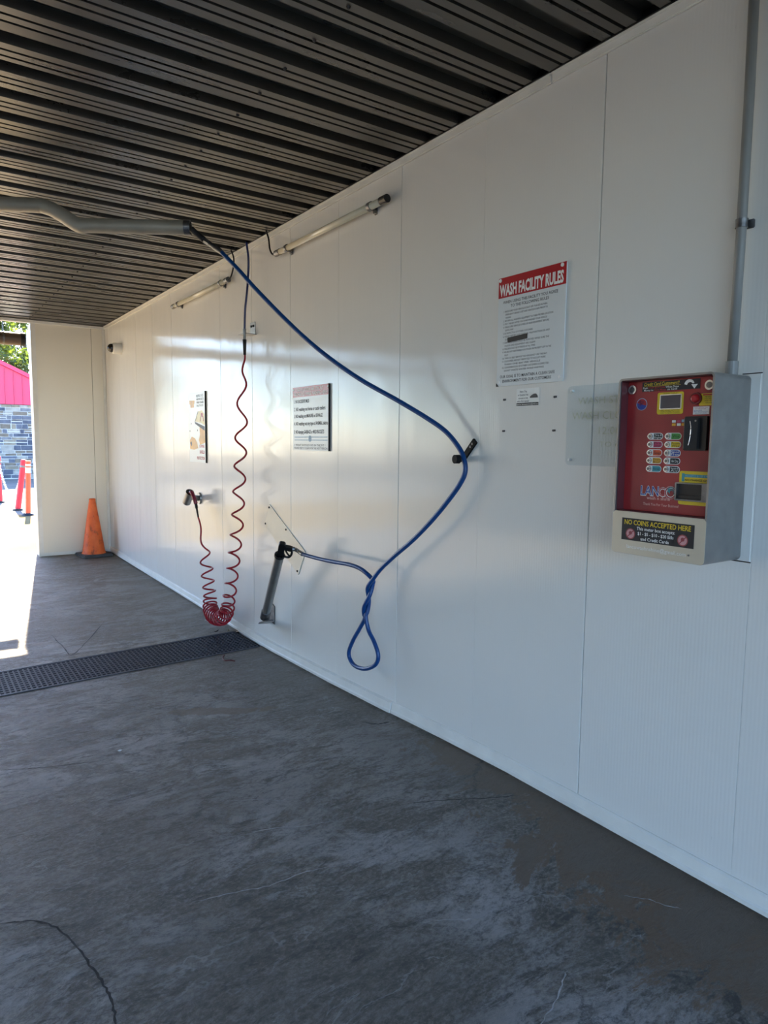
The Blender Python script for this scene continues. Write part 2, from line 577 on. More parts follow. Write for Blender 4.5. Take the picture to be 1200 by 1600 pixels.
bm = B()
def strip(rows):
    xs = np.linspace(XL - 0.3, XR + 0.25, 24)
    grid = []
    for f in rows:
        grid.append([bm.verts.new((x, f(x), floor_z(f(x)))) for x in xs])
    for a, c in zip(grid, grid[1:]):
        for i in range(len(xs) - 1):
            bm.faces.new((a[i], a[i + 1], c[i + 1], c[i]))
ys = np.linspace(-3.5, 4.4, 44)
strip([(lambda x, y=y: y) for y in ys] + [lambda x: GR0 + skew(x)])
ys = np.linspace(5.15, 9.56, 32)
strip([lambda x: GR1 + skew(x)] + [(lambda x, y=y: y) for y in ys])
floor = obj('floor', bm, M_floor, smooth=True, kind='structure')

# stamped grooves and mineral veins that stand out in the concrete
def ribbon(name, pts, w, material, seed):
    rg = random.Random(seed)
    bm = B()
    P = [Vector(p) for p in smooth_path(pts, 7)]
    prev = None
    for i, p in enumerate(P):
        t = (P[min(i + 1, len(P) - 1)] - P[max(i - 1, 0)])
        n = Vector((-t.y, t.x, 0)).normalized()
        q = p + n * rg.uniform(-0.003, 0.003)
        taper = min(1.0, 0.25 + min(i, len(P) - 1 - i) / 5)
        h = w * taper * rg.uniform(0.35, 1.0)
        row = []
        for s_ in (-1, 1):
            v = q + n * h * s_
            row.append(bm.verts.new((v.x, v.y, floor_z(v.y) + 0.0006)))
        if prev:
            bm.faces.new((prev[0], prev[1], row[1], row[0]))
        prev = row
    obj(name, bm, material, floor)
M_groove = mat('dark_groove', (66, 63, 61), 0.8, noise=(40, 0.3, 0.2))
M_vein = mat('pale_mineral_vein', (186, 182, 180), 0.7, noise=(60, 0.35, 0.1))
ribbon('groove', [(0.1407, 2.2231, 0.0000), (0.2523, 2.1617, 0.0000), (0.3122, 2.0505, 0.0000), (0.3415, 1.8945, 0.0000), (0.3582, 1.7971, 0.0000), (0.3615, 1.7148, 0.0000), (0.3467, 1.6325, 0.0000)], 0.0045, M_groove, 1)
ribbon('groove', [(1.9012, 2.9358, -0.0100), (1.9362, 2.8728, -0.0100), (1.9772, 2.8559, -0.0100), (2.0177, 2.8494, -0.0100)], 0.008, M_groove, 2)
ribbon('groove', [(0.8366, 5.6921, -0.0600), (0.8572, 5.2854, -0.0600), (0.8740, 5.0953, -0.0600), (1.0216, 5.3511, -0.0600), (1.2591, 5.8496, -0.0550)], 0.005, M_groove, 3)
ribbon('groove', [(0.2727, 3.4117, 0.0000), (0.3686, 3.3561, 0.0000), (0.4671, 3.3139, 0.0000), (0.6455, 3.2508, 0.0000)], 0.004, M_groove, 4)
ribbon('groove', [(1.5841, 2.0931, 0.0000), (1.7284, 2.0272, 0.0000), (1.8687, 1.9524, 0.0000), (1.9969, 1.8919, 0.0000)], 0.003, M_groove, 5)
ribbon('mineral_vein', [(0.6616, 1.9919, 0.0000), (0.7774, 1.9661, 0.0000), (0.8954, 1.9332, 0.0000), (1.0339, 1.9293, 0.0000), (1.1630, 1.8940, 0.0000), (1.3151, 1.8635, -0.0000)], 0.0030, M_vein, 6)
ribbon('mineral_vein', [(0.9867, 2.5365, 0.0000), (1.0939, 2.4776, 0.0000), (1.1758, 2.4112, 0.0000), (1.2499, 2.3865, 0.0000)], 0.0042, M_vein, 7)
ribbon('mineral_vein', [(0.9432, 2.2534, 0.0000), (1.0609, 2.2308, -0.0000), (1.1664, 2.1762, -0.0000), (1.2643, 2.1535, 0.0000)], 0.0036, M_vein, 8)
ribbon('mineral_vein', [(1.2127, 1.0651, 0.0000), (1.3102, 1.0939, 0.0000), (1.3852, 1.1334, 0.0000), (1.4206, 1.1506, 0.0000)], 0.0026, M_vein, 9)
ribbon('mineral_vein', [(1.2024, 1.5323, 0.0000), (1.2748, 1.4839, 0.0000), (1.3511, 1.4396, 0.0000), (1.4074, 1.4293, 0.0000)], 0.0026, M_vein, 10)
ribbon('mineral_vein', [(1.8157, 1.2572, 0.0000), (1.8619, 1.2077, 0.0000), (1.8910, 1.1481, -0.0000), (1.9135, 1.1188, 0.0000)], 0.0022, M_vein, 11)
ribbon('mineral_vein', [(0.2503, 3.1809, 0.0000), (0.3406, 3.1343, 0.0000), (0.4572, 3.0908, 0.0000), (0.5581, 3.0859, 0.0000)], 0.0050, M_vein, 12)

# trench below the grate (part of the floor)
bm = B()
for f, g_ in ((lambda x: GR0 + skew(x), -1), (lambda x: GR1 + skew(x), 1)):
    a = bm.verts.new((XL, f(XL), -0.074)); c = bm.verts.new((XR + .02, f(XR), -0.074))
    d = bm.verts.new((XR + .02, f(XR), -0.24)); e = bm.verts.new((XL, f(XL), -0.24))
    bm.faces.new((a, c, d, e))
a = [bm.verts.new(p) for p in ((XL, GR0 + skew(XL), -0.24), (XR + .02, GR0 + skew(XR), -0.24), (XR + .02, GR1 + skew(XR), -0.24), (XL, GR1 + skew(XL), -0.24))]
bm.faces.new(a)
obj('trench', bm, M_gap, floor)

def ground_mat(name, a, b_, c_, sc):
    g = N(name)
    n1 = g.noise(g.mapv((1, 0.7, 1)), sc, 8, 0.65).outputs['Fac']
    n2 = g.noise(g.mapv(), 30, 6, 0.7).outputs['Fac']
    c = g.ramp(n1, [(0.3, L(*a)), (0.55, L(*b_)), (0.75, L(*c_))])
    c = g.mix(g.ramp(n2, [(0.66, 0.0), (0.74, 0.5)]), c, tuple(x * 0.6 for x in L(*a)[:3]) + (1,))
    g.link(c, g.p.inputs['Base Color'])
    g.link(g.bump(n2, 0.4, 0.01), g.p.inputs['Normal'])
    g.p.inputs['Roughness'].default_value = 0.95
    g.p.inputs['Specular IOR Level'].default_value = 0.03
    return g.m
M_apron = ground_mat('tan_concrete', (118, 102, 70), (132, 115, 80), (144, 127, 90), 0.9)
M_pave = ground_mat('pale_pavement', (124, 120, 112), (138, 133, 124), (150, 144, 134), 0.6)
M_asph = ground_mat('dark_asphalt', (60, 60, 64), (72, 72, 76), (86, 86, 88), 0.7)

def slab(name, x0, x1, y0, y1, z, material, thick=0.2):
    bm = B()
    box(bm, x0, x1, y0, y1, z - thick, z)
    return obj(name, bm, material, kind='structure')
slab('apron_slab', -12.0, 6.5, 9.575, 14.70, -0.005, M_apron)
slab('pavement', -40, 40, 14.72, 70, -0.01, M_pave)
slab('forecourt', -40, 40, -40, -3.51, -0.01, M_asph)
slab('side_pavement', -40, -12.02, -3.5, 14.70, -0.01, M_asph)
slab('side_pavement', 6.51, 40, -3.5, 14.70, -0.01, M_asph)
slab('neighbour_pad', -12.0, XL - 0.31, -3.5, 9.57, -0.01, M_asph)
slab('building_pad', 2.36, 6.5, -3.5, 9.57, -0.01, M_asph)

# ------------------------------------------------------------------ trench grate
gr = thing('drain_grate', 'long dark slotted metal drain grate running across the concrete floor to the white wall', 'drain grate', (0.37, GR0, -0.07))
bm = B()
x0, x1 = -3.4, 2.06
W = GR1 - GR0 - 0.016
def gb(xa, xb, ya, yb, z0, z1):
    vs = box(bm, xa, xb, ya, yb, z0, z1)
    for v in vs:
        v.co.y += GR0 + 0.008 + skew(v.co.x)
nrow = 11
for i in range(nrow + 1):
    y = W * i / nrow
    gb(x0, x1, y - 0.0075, y + 0.0075, -0.092, -0.0695)
k = int((x1 - x0) / 0.029)
for i in range(k + 1):
    x = x0 + (x1 - x0) * i / k
    gb(x - 0.0052, x + 0.0052, 0, W, -0.090, -0.0695)
obj('grating', bm, M_grate, gr)
for nm, ya, yb in (('frame_rail', -0.022, -0.002), ('frame_rail', W + 0.002, W + 0.022)):
    bm = B()
    gb(x0, x1, ya, yb, -0.11, -0.066)
    obj(nm, bm, M_grate, gr)

# ------------------------------------------------------------------ right wall
wall = setting('wall_right')
PW = 0.6145
panel_mesh = None
def wall_panel(y0, y1):
    global panel_mesh
    full = abs((y1 - y0) - PW) < 1e-4
    if full and panel_mesh:
        o = bpy.data.objects.new('wall_panel', panel_mesh)
        COL.objects.link(o)
        o.location = (0, y0, 0)
        o.parent = wall
        o.rotation_euler = (0, 0, random.uniform(-0.001, 0.001))
        return
    bm = B()
    box(bm, XR, XR + 0.045, 0.0007, y1 - y0 - 0.0007, -0.09, 2.835, 0.0012)
    o = obj('wall_panel', bm, M_wall, wall)
    o.location = (0, y0, 0)
    if full:
        panel_mesh = o.data
for k in range(-7, 13):
    wall_panel(1.07 + PW * k, 1.07 + PW * (k + 1))
wall_panel(1.07 + PW * 13, YE - 0.002)
bm = B(); box(bm, XR + 0.05, XR + 0.2, YF, YE + 0.25, -0.2, 3.0); obj('wall_core', bm, M_gap, wall)
# narrow closing strip beside the pay station
bm = B(); wplate(bm, [(1.0735, 1.084), (1.112, 1.084), (1.112, 1.650), (1.0735, 1.650)], XR - 0.0025, XR); obj('closing_strip', bm, M_wall, wall)
bm = B()
wplate(bm, [(1.070, 1.0795), (1.13, 1.0795), (1.13, 1.083), (1.070, 1.083)], XR - 0.0015, XR)
wplate(bm, [(1.070, 1.651), (1.13, 1.651), (1.13, 1.654), (1.070, 1.654)], XR - 0.0015, XR)
obj('open_joint', bm, M_gap, wall)
# top moulding with two joints, bottom moulding following the fall of the floor
tr = setting('trim_1')
for a, c in ((YF, 1.93), (1.932, 5.6), (5.602, YE - 0.02)):
    bm = B(); box(bm, XR - 0.012, XR + 0.001, a, c, 2.806, 2.838, 0.003); box(bm, XR - 0.018, XR, a, c, 2.834, 2.842, 0.002)
    obj('moulding', bm, M_trim, tr)
bb = setting('baseboard_right')
for a, c, lip in ((YF, 2.93, 0.0), (2.935, 4.80, 0.006), (4.81, 5.94, 0.0), (5.945, YE - 0.015, 0.0)):
    bm = B()
    n = 14
    prof = [(XR, 0.060), (XR - 0.006, 0.060), (XR - 0.012 - lip, 0.054), (XR - 0.016 - lip, 0.020), (XR - 0.022 - lip, 0.014), (XR - 0.022 - lip, 0.0), (XR, 0.0)]
    rings = []
    for i in range(n + 1):
        y = a + (c - a) * i / n
        zb = floor_z(y) + 0.011
        rings.append([bm.verts.new((p[0], y, p[1] + zb)) for p in prof])
    for r0, r1 in zip(rings, rings[1:]):
        for i in range(len(prof)):
            j = (i + 1) % len(prof)
            bm.faces.new((r0[i], r0[j], r1[j], r1[i]))
    bm.faces.new(rings[0]); bm.faces.new(list(reversed(rings[-1])))
    bmesh.ops.recalc_face_normals(bm, faces=bm.faces)
    obj('baseboard_strip', bm, M_trim, bb)

# ------------------------------------------------------------------ end wall (stub on each side of the drive-through)
wb = setting('wall_back')
for a, c in ((1.285, 1.940), (1.944, XR)):
    bm = B(); box(bm, a, c, YE, YE + 0.04, -0.02, 2.806, 0.0015); obj('wall_panel', bm, M_wallb, wb)
bm = B(); box(bm, XL, -3.7, YE, YE + 0.04, -0.02, 2.806, 0.0015); obj('wall_panel', bm, M_wallb, wb)
bm = B(); box(bm, 1.29, XR + 0.2, YE + 0.045, YE + 0.235, -0.1, 2.95); box(bm, XL - .2, -3.71, YE + 0.045, YE + 0.235, -0.1, 2.95); obj('wall_core', bm, M_gap, wb)
bm = B(); box(bm, 1.270, 1.282, YE + 0.02, YE + 0.24, -0.05, 2.806, 0.001); obj('jamb_lining', bm, M_trim, wb)
bm = B(); box(bm, 1.264, 1.292, YE - 0.006, YE + 0.022, -0.05, 2.806, 0.003); box(bm, 1.292, 1.318, YE - 0.004, YE, -0.0, 2.806); obj('corner_trim', bm, M_trim, wb)
bm = B(); box(bm, XR - 0.030, XR, YE - 0.030, YE, -0.02, 2.806, 0.006); obj('corner_trim', bm, M_trim, wb)
bm = B(); box(bm, 1.30, XR, YE - 0.010, YE, 0.004, 0.042, 0.002); obj('bottom_trim', bm, M_trim, wb)
hd = setting('trim_2')
bm = B(); box(bm, XL, XR, YE - 0.014, YE + 0.06, 2.806, 2.84, 0.003); obj('header_trim', bm, M_trim, hd)
bm = B(); box(bm, XL - .2, XR + .2, YE + 0.055, YE + 0.08, 2.815, 2.93); obj('header_beam', bm, M_gap, hd)

# left wall of the bay, outside the frame
bm = B(); box(bm, XL - 0.05, XL, YF, YE, -0.09, 2.84); obj('wall_left', bm, M_wall, kind='structure')

# ------------------------------------------------------------------ ceiling of ribbed metal sheets
ceil = setting('ceiling')
PER, SHW = 0.229, 0.916
def sheet_profile():
    pts = [(0.0, -0.0015)]
    for k in range(4):
        b0 = k * PER + 0.0355 - 0.046
        if k:
            pts.append((b0, 0.0))
        else:
            b0 = 0.002; pts.append((b0, 0.0))
        pts += [(b0 + 0.005, 0.038), (b0 + 0.083, 0.038), (b0 + 0.088, 0.0)]
        for q in (0.047, 0.094):
            e = b0 + 0.088 + q
            pts += [(e - 0.007, 0.0), (e - 0.006, 0.012), (e + 0.006, 0.012), (e + 0.007, 0.0)]
    pts.append((SHW + 0.002, -0.0015))
    return pts
bm = B()
pr = sheet_profile()
A = [bm.verts.new((XL - 0.2, y, z)) for y, z in pr]
Bv = [bm.verts.new((XR + 0.03, y, z)) for y, z in pr]
for i in range(len(pr) - 1):
    bm.faces.new((A[i], A[i + 1], Bv[i + 1], Bv[i]))
sheet0 = obj('roof_sheet', bm, M_roof, ceil)
bm = B()
for k in range(4):
    for xx in (1.25, -0.3, -1.85):
        cyl(bm, (xx, k * PER + 0.112, 0.0), (xx, k * PER + 0.112, -0.007), 0.008, 0.005, 6)
scr0 = obj('screw', bm, M_black, sheet0)
scr0['kind'] = 'stuff'
nsh = 14
for i in range(nsh):
    o, s_ = sheet0, scr0
    if i:
        o = sheet0.copy(); COL.objects.link(o)
        s_ = scr0.copy(); COL.objects.link(s_); s_.parent = o
    o.location = (0, YE - 0.003 - SHW * (i + 1), ZC)
bm = B()
box(bm, XR - 0.022, XR + 0.05, YF, YE, 2.8425, 2.852)
box(bm, XR + 0.0, XR + 0.05, YF, YE, 2.84, 2.90)
obj('trim_3', bm, M_blackp, kind='structure')
bm = B(); box(bm, XL - .2, XR + .2, YF - 0.4, YE + 0.24, 2.93, 3.0); obj('roof_deck', bm, M_gap, kind='structure')

# ------------------------------------------------------------------ pay station
def face_text(bm, x, lines):
    for s, yl, yr, zb, zt, *rest in lines:
        lettering(bm, s, x, yl, yr, zb, zt, *(rest or [0.0]))

ps = thing('meter_box', 'stainless pay station with red faceplate and selector buttons mounted on the white wall', 'payment box', (2.1, 1.2625, 1.085))
Y0, Y1, Z0, Z1, XF = 1.1015, 1.4245, 1.085, 1.646, 1.90
bm = B()
po = rr(Y0, Y1, Z0, Z1, 0.014)
pi = rr(Y0 + 0.006, Y1 - 0.006, Z0 + 0.006, Z1 - 0.006, 0.009)
wring(bm, po, pi, XF, 2.099)
obj('housing', bm, M_steel, ps)
bm = B()
wplate(bm, rr(Y0 + 0.0065, Y1 - 0.0065, Z0 + 0.0065, Z1 - 0.0065, 0.008), 1.941, 1.945)
face = obj('faceplate', bm, M_face, ps)
bm = B()
wplate(bm, rr(Y0 + 0.001, Y1 - 0.001, Z0 + 0.001, 1.222, 0.012), XF - 0.002, XF + 0.002)
box(bm, XF, 1.941, Y0 + 0.0066, Y1 - 0.0066, 1.214, 1.2218)
obj('lower_panel', bm, M_cream, ps)
bm = B()
wring(bm, rr(Y0 + 0.0064, Y1 - 0.0064, 1.222, Z1 - 0.0064, 0.006), rr(Y0 + 0.0085, Y1 - 0.0085, 1.2245, Z1 - 0.0085, 0.004), XF + 0.006, 1.9405)
obj('cavity_lining', bm, mat('maroon_lining', (92, 40, 46), 0.5, noise=(12, 0.15, 0)), ps)
XP = 1.9405
for y, z in ((1.399, 1.612), (1.138, 1.612)):
    bm = B(); cyl(bm, (1.941, y, z), (1.935, y, z), 0.0155, 0.0145, 24)
    lk = obj('lock', bm, M_chrome, ps, smooth=False)
    bm = B(); wplate(bm, disc_pts(y, z, 0.009, 16), 1.9338, 1.935); wplate(bm, rr(y - .0016, y + .0016, z - .009, z, 0.0008), 1.9332, 1.9338)
    obj('keyway', bm, M_steeld, lk)
# credit card instruction strip
bm = B(); wplate(bm, [(1.169, 1.6035), (1.365, 1.6035), (1.365, 1.6335), (1.169, 1.6335)], XP - 0.0008, XP)
cc = obj('card_instruction_label', bm, M_ink, ps)
bm = B(); face_text(bm, XP - 0.0012, [('Credit Card Customers!!', 1.358, 1.236, 1.6215, 1.6315, 0.008, 0.2)])
wplate(bm, [(1.232, 1.6190), (1.360, 1.6190), (1.360, 1.6198), (1.232, 1.6198)], XP - 0.0012, XP - 0.0009)
obj('lettering', bm, M_yellow, cc)
bm = B(); face_text(bm, XP - 0.0012, [('Push', 1.361, 1.345, 1.6118, 1.6178, 0.01), ('When Done', 1.282, 1.238, 1.6118, 1.6178, 0.01), ('Money to', 1.358, 1.325, 1.6048, 1.6108, 0.01), ('on Card!', 1.276, 1.243, 1.6048, 1.6108, 0.01)])
obj('lettering', bm, M_white, cc)
bm = B(); face_text(bm, XP - 0.0012, [('STOP BUTTON', 1.343, 1.285, 1.6118, 1.6178, 0.01), ('Store Money', 1.322, 1.279, 1.6048, 1.6108, 0.01)])
obj('lettering', bm, M_redink, cc)
bm = B()
arc = disc_pts(1.2035, 1.6165, 0.0165, 12, 10, 165)
inner = disc_pts(1.2015, 1.6145, 0.0100, 12, 10, 150)
wplate(bm, arc[::-1] + inner, XP - 0.0014, XP - 0.0009)
wplate(bm, [(1.1765, 1.6175), (1.197, 1.6175), (1.1868, 1.6045)], XP - 0.0014, XP - 0.0009)
obj('arrow', bm, M_white, cc)
# display
bm = B(); wplate(bm, rr(1.220, 1.3085, 1.531, 1.598, 0.006), XP - 0.001, XP)
dp = obj('display_surround', bm, M_yellow, ps)
bm = B(); wring(bm, rr(1.2245, 1.2985, 1.5455, 1.5915, 0.003), rr(1.2275, 1.2955, 1.5485, 1.5885, 0.002), XP - 0.004, XP - 0.001); obj('bezel', bm, M_chrome, dp)
bm = B(); wplate(bm, rr(1.2275, 1.2955, 1.5485, 1.5885, 0.002), XP - 0.0018, XP - 0.001); obj('screen', bm, M_screen, dp)
bm = B(); face_text(bm, XP - 0.0014, [('MONEY DISPLAY', 1.287, 1.238, 1.5928, 1.5962), ('TIME / MONEY REMAINING', 1.297, 1.231, 1.5412, 1.5444), ('INSERT MONEY OR SWIPE', 1.295, 1.231, 1.5370, 1.5400), ('CARD TO BEGIN WASHING', 1.297, 1.230, 1.5328, 1.5358)])
obj('lettering', bm, M_ink, dp)
# stop button and its yellow label
bm = B(); wplate(bm, [(1.1105, 1.553), (1.168, 1.553), (1.174, 1.572), (1.168, 1.588), (1.1105, 1.588)], XP - 0.0008, XP)
sl = obj('stop_label', bm, M_yellow, ps)
bm = B(); wplate(bm, [(1.112, 1.5825), (1.158, 1.5825), (1.158, 1.5865), (1.112, 1.5865)], XP - 0.0012, XP - 0.0008); obj('heading_bar', bm, M_redink, sl)
bm = B(); face_text(bm, XP - 0.0012, [('PRESS TO', 1.152, 1.120, 1.5760, 1.5795), ('PAUSE OR', 1.152, 1.120, 1.5705, 1.5740), ('END WASH', 1.152, 1.120, 1.5650, 1.5685), ('ON CARD', 1.149, 1.122, 1.5590, 1.5625)]); obj('lettering', bm, M_ink, sl)
bm = B(); cyl(bm, (XP, 1.1785, 1.5745), (XP - 0.006, 1.1785, 1.5745), 0.0185, 0.0175, 28)
st = obj('stop_button', bm, mat('dark_red_button_rim', (110, 26, 34), 0.35, noise=(20, 0.1, 0)), ps)
bm = B(); cyl(bm, (XP - 0.006, 1.1785, 1.5745), (XP - 0.014, 1.1785, 1.5745), 0.0125, 0.0105, 24); cyl(bm, (XP - 0.014, 1.1785, 1.5745), (XP - 0.0155, 1.1785, 1.5745), 0.0105, 0.007, 24); obj('button_cap', bm, M_redink, st)
bm = B(); wplate(bm, [(1.1365, 1.5275), (1.187, 1.5275), (1.187, 1.5505), (1.1365, 1.5505)], XP - 0.001, XP)
wl = obj('card_notice', bm, M_white, ps)
bm = B(); face_text(bm, XP - 0.0014, [('SWIPE CARD WITH STRIPE', 1.183, 1.141, 1.5458, 1.5484), ('TO THE LEFT SIDE', 1.180, 1.146, 1.5422, 1.5448)]); obj('lettering', bm, M_redink, wl)
bm = B(); face_text(bm, XP - 0.0014, [('Remove quickly.', 1.184, 1.158, 1.5380, 1.5410), ('PRESS THE STOP BUTTON', 1.184, 1.140, 1.5338, 1.5366), ('WHEN DONE WASHING', 1.181, 1.143, 1.5294, 1.5324)]); obj('lettering', bm, M_blueink, wl)
# round emblem
bm = B(); wplate(bm, disc_pts(1.364, 1.5645, 0.0185, 28), XP - 0.0008, XP)
em = obj('round_emblem', bm, M_redink, ps)
bm = B(); wring(bm, disc_pts(1.364, 1.5645, 0.0192, 28), disc_pts(1.364, 1.5645, 0.0176, 28), XP - 0.0012, XP - 0.0002); obj('emblem_rim', bm, M_faint, em)
bm = B(); wplate(bm, disc_pts(1.364, 1.5645, 0.0170, 20, 195, 375) , XP - 0.0012, XP - 0.0008); obj('emblem_half', bm, M_blueink, em)
bm = B(); face_text(bm, XP - 0.0016, [('$', 1.374, 1.364, 1.562, 1.577), ('P', 1.364, 1.355, 1.562, 1.575)]); obj('emblem_mark', bm, mat('deep_maroon_ink', (96, 20, 60), 0.4, noise=(30, .1, 0)), em)
# accepted card marks
for i, (y, z, m_) in enumerate(((1.2485, 1.5085, M_white), (1.2315, 1.5085, M_pink), (1.2165, 1.5095, M_faint), (1.2485, 1.4985, M_amber), (1.2315, 1.4985, M_white), (1.2165, 1.4985, M_amber))):
    bm = B(); wplate(bm, rr(y - 0.0062, y + 0.0062, z - 0.0038, z + 0.0038, 0.001), XP - 0.0008, XP); obj('card_mark', bm, m_, ps)
# card reader
bm = B(); wplate(bm, rr(1.1345, 1.2055, 1.420, 1.522, 0.004), XP - 0.012, XP)
cr = obj('card_reader', bm, M_blackp, ps)
bm = B(); prof = [(1.1555, XP - 0.012), (1.2035, XP - 0.012), (1.2035, XP - 0.018), (1.194, XP - 0.030), (1.1555, XP - 0.024)]
for z0_, z1_ in ((1.426, 1.516),):
    A = [bm.verts.new((x, y, z0_)) for y, x in prof]; C_ = [bm.verts.new((x, y, z1_)) for y, x in prof]
    bm.faces.new(A); bm.faces.new(list(reversed(C_)))
    for i in range(5):
        bm.faces.new((A[(i + 1) % 5], A[i], C_[i], C_[(i + 1) % 5]))
bmesh.ops.recalc_face_normals(bm, faces=bm.faces)
obj('reader_face', bm, mat('dark_grey_plastic', (38, 38, 40), 0.35, noise=(30, 0.1, 0)), cr)
bm = B(); tube(bm, smooth_path([(XP - 0.0275, 1.180, 1.436), (XP - 0.0288, 1.176, 1.450), (XP - 0.0285, 1.1735, 1.472), (XP - 0.0285, 1.174, 1.490), (XP - 0.0280, 1.178, 1.507)], 5), [0.0012] * 9 + [0.0019] * 5 + [0.0012] * 7, 8); obj('slot_edge', bm, M_chrome, cr)
bm = B(); cyl(bm, (XP - 0.0235, 1.1625, 1.508), (XP - 0.0262, 1.1625, 1.508), 0.0028, seg=12); obj('indicator', bm, M_steel, cr)
# ten selector buttons
rows = [1.463, 1.4375, 1.4115, 1.387, 1.361]
left = [('Tire &', 'Engine', M_ink, M_white), ('Pre', 'Soak', M_pink, M_ink), ('Soap', '', M_orange, M_ink), ('Foam', 'Brush', M_amber, M_ink), ('Rinse', '', M_teal, M_ink)]
right = [('Wax', '', M_green, M_ink), ('Foam', 'Wax', M_yellow, M_ink), ('Spot', 'Free', M_blueink, M_white), ('Air Dry', '', M_ink, M_white), ('Vacuum &', 'Air', M_ink, M_white)]
for cset, yk, ye in ((left, 1.3265, 1.2830), (right, 1.2655, 1.2205)):
    for (a, b_, colour, ink), z in zip(cset, rows):
        bm = B(); wplate(bm, rr(ye, yk + 0.0105, z - 0.0105, z + 0.0105, 0.0104, 7), XP - 0.001, XP)
        sb = obj('selector_button', bm, M_white, ps)
        sb['label'] = ('%s %s' % (a, b_)).strip().lower().replace('&', 'and') + ' push button'
        bm = B(); wplate(bm, [(yk - 0.012, z - 0.0088), (yk - 0.012, z + 0.0088)] + disc_pts(ye + 0.0105, z, 0.0088, 8, 90, 270), XP - 0.0016, XP - 0.001); obj('colour_field', bm, colour, sb)
        bm = B(); cyl(bm, (XP - 0.001, yk, z), (XP - 0.007, yk, z), 0.0088, 0.0075, 20); obj('push_knob', bm, M_chrome, sb)
        bm = B(); wplate(bm, disc_pts(yk - 0.001, z, 0.0048, 14), XP - 0.0078, XP - 0.007); obj('knob_centre', bm, M_steeld, sb)
        bm = B()
        ln = [(a, yk - 0.0145, ye + 0.004, z + 0.0006, z + 0.0068), (b_, yk - 0.0145, ye + 0.004, z - 0.0068, z - 0.0006)] if b_ else [(a, yk - 0.016, ye + 0.006, z - 0.004, z + 0.004)]
        face_text(bm, XP - 0.002, ln); obj('lettering', bm, ink, sb)
# bill acceptor
bm = B(); wplate(bm, rr(Y0 + 0.008, 1.2205, 1.256, 1.358, 0.006), XP - 0.0008, XP)
bl = obj('bill_label', bm, M_yellow, ps)
bm = B(); wplate(bm, [(1.109, 1.3395), (1.209, 1.3395), (1.209, 1.3485), (1.109, 1.3485)], XP - 0.0012, XP - 0.0008); wplate(bm, [(1.203, 1.326), (1.212, 1.326), (1.212, 1.351), (1.203, 1.351)], XP - 0.0013, XP - 0.0008); obj('teal_bar', bm, M_teal, bl)
bm = B(); face_text(bm, XP - 0.0016, [('ACCEPTS $1 $5 $10 $20', 1.201, 1.112, 1.3412, 1.3468)]); obj('lettering', bm, M_faint, bl)
bm = B(); face_text(bm, XP - 0.0014, [('NO CHANGE GIVEN', 1.201, 1.116, 1.3285, 1.3345, 0.015)]); obj('lettering', bm, M_ink, bl)
bm = B(); wring(bm, rr(1.118, 1.2245, 1.268, 1.3235, 0.004), rr(1.1375, 1.2190, 1.273, 1.3195, 0.002), XP - 0.016, XP - 0.001)
ba = obj('bill_acceptor', bm, M_steeld, ps)
bm = B(); wplate(bm, rr(1.1375, 1.2190, 1.273, 1.3195, 0.002), XP - 0.004, XP - 0.001); box(bm, XP - 0.010, XP - 0.003, 1.141, 1.216, 1.277, 1.285); obj('bill_slot', bm, M_blackp, ba)
# logo, letters with a pale outline
lg = [('LAN', 1.3525, 1.2890, 1.276, 1.3055, M_blueink), ('C', 1.2885, 1.2665, 1.276, 1.3035, M_redink)]
bm = B()
for s, yl, yr, zb, zt, m_ in lg:
    lettering(bm, s, XP - 0.0006, yl + 0.0012, yr - 0.0012, zb - 0.001, zt + 0.001, 0.035)
wring(bm, disc_pts(1.2475, 1.289, 0.0200, 28), disc_pts(1.2475, 1.289, 0.0125, 28), XP - 0.0007, XP - 0.0002)
logo = obj('logo_outline', bm, M_white, ps)
for s, yl, yr, zb, zt, m_ in lg:
    bm = B(); lettering(bm, s, XP - 0.0011, yl, yr, zb, zt, 0.0); obj('logo_letters', bm, m_, logo)
bm = B(); wring(bm, disc_pts(1.2475, 1.289, 0.0188, 28), disc_pts(1.2475, 1.289, 0.0150, 28), XP - 0.0011, XP - 0.0007); obj('logo_ring', bm, M_redink, logo)
bm = B()
for rad, a0, a1 in ((0.0165, -60, 120), (0.0120, -90, 130), (0.0080, -120, 110)):
    o_, i_ = disc_pts(1.2450, 1.290, rad, 14, a0 + 90, a1 + 90), disc_pts(1.2440, 1.290, rad - 0.0024, 14, a0 + 90, a1 + 90)
    wplate(bm, o_ + i_[::-1], XP - 0.0015, XP - 0.0011)
obj('logo_swirl', bm, M_teal, logo)
bm = B(); face_text(bm, XP - 0.001, [('wash n shine', 1.330, 1.248, 1.2635, 1.2735, 0.012), ('Thank You For Your Business!', 1.342, 1.217, 1.2440, 1.2525, 0.0)]); obj('lettering', bm, mat('pale_pink_ink', (226, 178, 168), 0.4, noise=(30, 0.05, 0)), ps)
